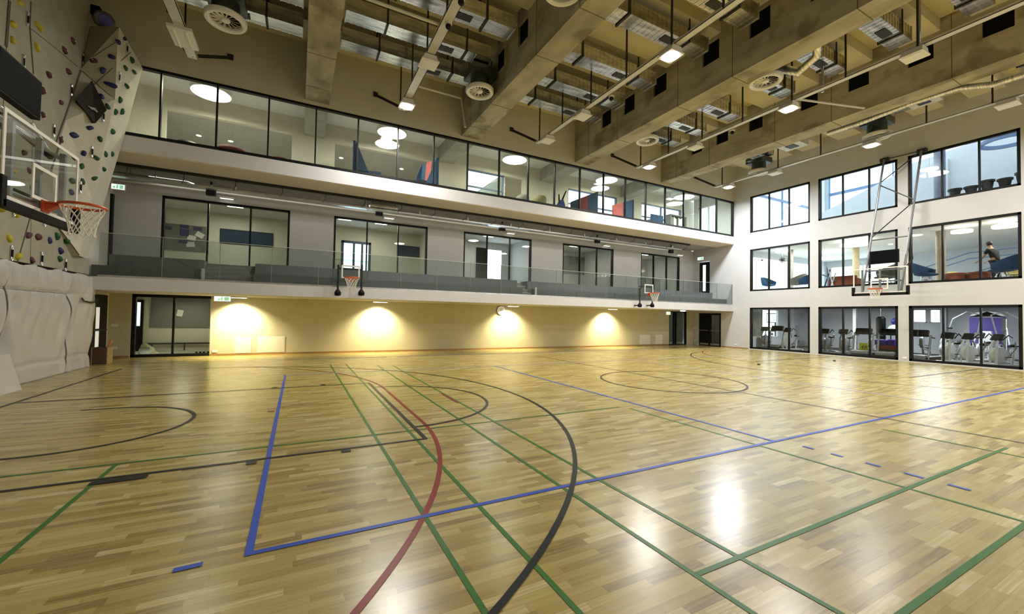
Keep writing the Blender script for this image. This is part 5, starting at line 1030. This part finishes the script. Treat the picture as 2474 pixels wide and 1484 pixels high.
wide_chair(25.0, yy(1858, 25), PI * 1.45, 'mid blue shell armchair in the lounge window nearest the gallery', M_TEAL, .85); wide_chair(25.1, yy(1945, 25.1), PI * .5, 'dark blue shell armchair beside the grey seat', M_BLUA, .85); wide_chair(25.3, yy(2140, 25.3), PI * .5, 'big dark grey shell armchair behind the hoop backboard', M_DKGR, 1.05)
armchair(25.7, yy(1925, 25.7), Z3 + .45, PI * .5, 'grey seat next to the dark blue armchair', M_GRYF, .95, 'wide shell armchairs in the lounge')
pouf(25.4, yy(2308, 25.4), .33, 'rust red pouf before the two mustard chairs'); pouf(26.1, yy(2326, 26.1), .30, 'second rust red pouf set further back'); pouf(25.5, yy(2366, 25.5), .33, 'rust red pouf beside the navy armchair of the person in black')
armchair(27.7, yy(2292, 27.7), Z3 + .45, PI, 'mustard chair behind the rust red poufs', M_YEL, .75, 'mustard chairs'); armchair(26.3, yy(2458, 26.3), Z3 + .45, PI, 'mustard chair behind the person in black', M_YEL, .75, 'mustard chairs')
t = thing('low_table', (26.6, yy(2350, 26.6), Z3 + .45), 'small low table between the rust red poufs', 'table'); MB().lathe([(.30, .48), (.30, .51)], 24).build('top', M_WOODB, t); MB().lathe([(.18, 0), (.18, .015), (.02, .03), (.02, .48)], 16).build('pedestal', M_METAL, t)
t = thing('side_couch', (25.3, yy(2038, 25.3), Z3 + .45), 'rust brown couch behind the pole in the middle lounge window', 'couch'); MB().box(0, -.55, 0, .6, .55, .34, bev=.05).build('seat', M_RUST, t); MB().box(-.18, -.6, 0, .02, .6, .62, bev=.05).build('back', M_RUST, t)
for s in (-.62, .56): MB().box(-.1, s, 0, .6, s + .08, .48, bev=.03).build('armrest', M_RUST, t)
t = thing('folded_stand', (25.0, yy(2001, 25.0), Z3 + .45), 'tangle of folded white and blue stands in the middle lounge window', 'stand')
for k, (a, b) in enumerate((((0, -.25, 0), (.1, .05, 1.1)), ((0, 0, 0), (.1, .1, 1.15)), ((0, .2, 0), (.1, -.05, 1.0)), ((0, -.1, 0), (.1, -.3, .8)), ((.05, -.3, .4), (.05, .3, .75)))): MB().tube([a, b], .03).build('tube', (M_WHT, M_BLF, M_DARK)[k % 3], t)
for x, y, r, l, z in ((26, yy(2064, 26), .62, 'large ring lamp above the pale column in the lounge', 5.72), (26, yy(2325, 26), .34, 'ring lamp above the poufs in the lounge', 5.72), (26, yy(2432, 26), .40, 'ring lamp above the person in black', 5.72), (26, yy(1890, 26), .34, 'ring lamp in the lounge window nearest the gallery', 5.85), (29, yy(2005, 29), .55, 'ring lamp further back in the middle lounge window', 5.55)):
    t = thing('ring_lamp', (x, y, z), l, 'lamp', 'ring lamps in the lounge')
    MB().lathe([(r, .1), (r, 0), (r - .12, 0), (r - .12, .1), (r, .1)], 44, cap=False).build('hoop', M_RING, t, True)
    for k in range(3): MB().tube([((r - .06) * math.cos(2.1 * k), (r - .06) * math.sin(2.1 * k), .1), ((r - .06) * math.cos(2.1 * k), (r - .06) * math.sin(2.1 * k), 5.99 - z)], .008, 5).build('wire', M_METAL, t)
p = at(1890, 629, 0, 26); t = thing('hanging_ornament', p, 'grey flower shaped ornament hanging in the lounge window', 'ornament')
for k in range(6): MB().tube([(0, .02 * math.cos(k), .02 * math.sin(k)), (0, .17 * math.cos(k * PI / 3), .17 * math.sin(k * PI / 3)), (0, .19 * math.cos(k * PI / 3 + .5), .19 * math.sin(k * PI / 3 + .5)), (0, .02, .02)], .022, 6).build('petal', M_DKGR, t)
MB().tube([(0, 0, .1), (0, 0, 6.0 - p.z)], .008, 5).build('wire', M_METAL, t)
p = at(1841, 629, 0, 26); t = thing('hanging_ornament', p, 'tiny dark bird shaped ornament hanging in the lounge window', 'ornament'); MB().sphere((0, 0, 0), .06, 10, (.5, 1.4, .7)).build('body', M_DARK, t, True); MB().tube([(0, .02, .02), (0, -.06, .12)], [.02, .004]).build('wing', M_DARK, t); MB().tube([(0, 0, .03), (0, 0, 6.0 - p.z)], .005, 5).build('wire', M_METAL, t)
t = thing('litter_bin', (28.4, yy(2237, 28.4), 3.9), 'grey lantern like box on the stair rail behind the navy armchair', 'box'); MB().lathe([(.001, 0), (.20, 0), (.22, .5), (.16, .55), (.001, .56)], 18).build('body', M_GM, t, True); MB().box(-.04, -.04, -.9, .04, .04, 0).build('post', M_GM, t)

# person in black seen from behind
def skin(name, V, E, mat, parent, root=0, sub=2):
    me = bpy.data.meshes.new(name); me.from_pydata([v[:3] for v in V], E, []); o = bpy.data.objects.new(name, me); COL.objects.link(o); o.parent = parent
    sm = o.modifiers.new('skin', 'SKIN'); sm.use_smooth_shade = True
    for i, v in enumerate(V):
        d = me.skin_vertices[0].data[i]; d.radius = (v[3], v[4] if len(v) > 4 else v[3]); d.use_root = (i == root)
    ss = o.modifiers.new('sub', 'SUBSURF'); ss.levels = sub; ss.render_levels = sub; me.materials.append(mat); return o
pp = at(2405, 650, 0, 26.0)
pr = thing('person', (26.1, pp.y, Z3 + .45), 'person with dark hair in a black short sleeved shirt leaning over a low table', 'person', None, math.radians(62))
M_SKIN = pm('skin', (.52, .27, .17), .55, var=.04); M_SHIRT = pm('black_shirt', (.010, .011, .014), .85); M_HAIR = pm('dark_hair', (.012, .009, .008), .6); M_TROU = pm('dark_trousers', (.02, .022, .03), .85)
# local +x is where the person faces; standing, bent forward a little
V = [(0, 0, .93, .15, .11), (.05, 0, 1.10, .14, .105), (.13, 0, 1.30, .17, .115), (.18, 0, 1.43, .10, .08), (.21, 0, 1.50, .055), (.25, 0, 1.58, .075, .085), (.27, 0, 1.68, .078, .092),
     (.15, .19, 1.38, .06), (.22, .25, 1.14, .048), (.42, .22, .98, .036), (.50, .20, .94, .026), (.15, -.19, 1.38, .06), (.22, -.25, 1.14, .048), (.42, -.22, .98, .036), (.50, -.20, .94, .026),
     (0, .10, .86, .09), (.02, .11, .48, .062), (-.02, .12, .10, .042), (.09, .13, .04, .04), (0, -.10, .86, .09), (.02, -.11, .48, .062), (-.02, -.12, .10, .042), (.09, -.13, .04, .04)]
Eg = [(0, 1), (1, 2), (2, 3), (3, 4), (4, 5), (5, 6), (2, 7), (7, 8), (8, 9), (9, 10), (2, 11), (11, 12), (12, 13), (13, 14), (0, 15), (15, 16), (16, 17), (17, 18), (0, 19), (19, 20), (20, 21), (21, 22)]
body = skin('body', V, Eg, M_SKIN, pr)
V2 = [(-.01, 0, .82, .165, .14), (.05, 0, 1.10, .155, .12), (.13, 0, 1.30, .21, .155), (.175, 0, 1.42, .11, .10), (.15, .19, 1.38, .075), (.20, .245, 1.20, .066), (.15, -.19, 1.38, .075), (.20, -.245, 1.20, .066)]
skin('shirt', V2, [(0, 1), (1, 2), (2, 3), (2, 4), (4, 5), (2, 6), (6, 7)], M_SHIRT, pr)
skin('trousers', [(0, 0, .90, .15, .12), (0, .10, .84, .10), (.02, .11, .48, .075), (-.02, .12, .12, .06), (0, -.10, .84, .10), (.02, -.11, .48, .075), (-.02, -.12, .12, .06)], [(0, 1), (1, 2), (2, 3), (0, 4), (4, 5), (5, 6)], M_TROU, pr)
m = MB(); m.sphere((.255, 0, 1.675), .108, 20, (1.02, .92, 1.05)); hair = m.build('hair', M_HAIR, pr, True)
for v in hair.data.vertices:
    if v.co.x > .30 and v.co.z < 1.70: v.co.x = .30
MB().sphere((.345, 0, 1.63), .018, 10).build('nose', M_SKIN, pr, True)
for s in (-1, 1):
    MB().sphere((.255, s * .098, 1.635), .022, 10, (.6, .5, 1.2)).build('ear', M_SKIN, pr, True); MB().sphere((.335, s * .032, 1.665), .011, 8).build('eye', M_BLK, pr, True)
    h_ = [(.50, s * .20, .94, .024, .014), (.56, s * .195, .915, .03, .013)]; e_ = [(0, 1)]
    for k in range(4): h_ += [(.60, s * (.17 + .017 * k), .90, .008), (.63 - .008 * abs(k - 1.5), s * (.17 + .017 * k), .875, .0075)]; e_ += [(1, 2 + 2 * k), (2 + 2 * k, 3 + 2 * k)]
    h_ += [(.54, s * .165, .91, .009), (.575, s * .15, .885, .008)]; e_ += [(0, 10), (10, 11)]
    skin('hand', h_, e_, M_SKIN, pr, 0, 1)
MB().sphere((.355, 0, 1.60), .02, 8, (.4, 1.2, .3)).build('mouth', pm('lips', (.40, .15, .12), .5), pr, True)

# ------------------------------------------------------------------ top floor: planters, lamps
M_POT = pm('anthracite_pot', (.025, .028, .034), .6, var=.1)
t = thing('planter_ledge', (24.1, 5.65, 6.4), 'dark ledge under the flower pots on the top floor', 'ledge'); MB().box(-.25, -1.05, 0, .25, 1.0, .46, bev=.02).build('body', M_POT, t); MB().box(-.27, -1.07, .44, .27, 1.02, .47).build('top', M_POT, t)
for k, (y, z, s, l) in enumerate(((6.46, .47, 1.0, 'dark flower pot standing alone beside the window bar'), (6.0, .47, .95, 'dark flower pot lower of the middle pair'), (5.56, .47, 1.25, 'taller dark flower pot of the middle pair'), (5.10, .47, 1.1, 'dark flower pot near the window edge'), (4.65, .47, 1.4, 'tallest dark flower pot at the window edge'))):
    t = thing('flower_pot', (24.1, y, 6.4 + z), l, 'flower pot', 'dark flower pots on the ledge'); h = .40 * s; r = .20
    MB().lathe([(.001, 0), (r * .6, 0), (r * .95, h), (r * .88, h), (r * .85, h - .03)], 26, cap=False).build('body', M_POT, t, True); MB().lathe([(r * .95, h - .07), (r * 1.08, h - .07), (r * 1.08, h), (r * .95, h)], 26, cap=False).build('rim', M_POT, t, True); MB().lathe([(.001, h - .04), (r * .86, h - .04)], 20, cap=False).build('soil', pm('dark_soil', (.02, .014, .01), .95), t)
t = thing('ring_lamp', (27.2, yy(2440, 27.2), 9.6), 'large unlit blue grey ring lamp on the top floor', 'lamp'); MB().lathe([(.85, .14), (.85, 0), (.72, 0), (.72, .14), (.85, .14)], 44, cap=False).build('hoop', M_BLF, t, True)
for k in range(3): MB().tube([(.78 * math.cos(2.1 * k), .78 * math.sin(2.1 * k), .14), (.78 * math.cos(2.1 * k), .78 * math.sin(2.1 * k), 3.45)], .008, 5).build('wire', M_METAL, t)
p = at(2245, 411, 0, 26.2); t = thing('disc_lamp', p, 'lit white disc lamp beside the dark column on the top floor', 'lamp'); MB().lathe([(.001, 0), (.30, .0), (.32, .05), (.001, .06)], 30).build('shade', M_RING, t, True); MB().tube([(0, 0, .06), (0, 0, 13.2 - p.z)], .008, 5).build('wire', M_METAL, t)
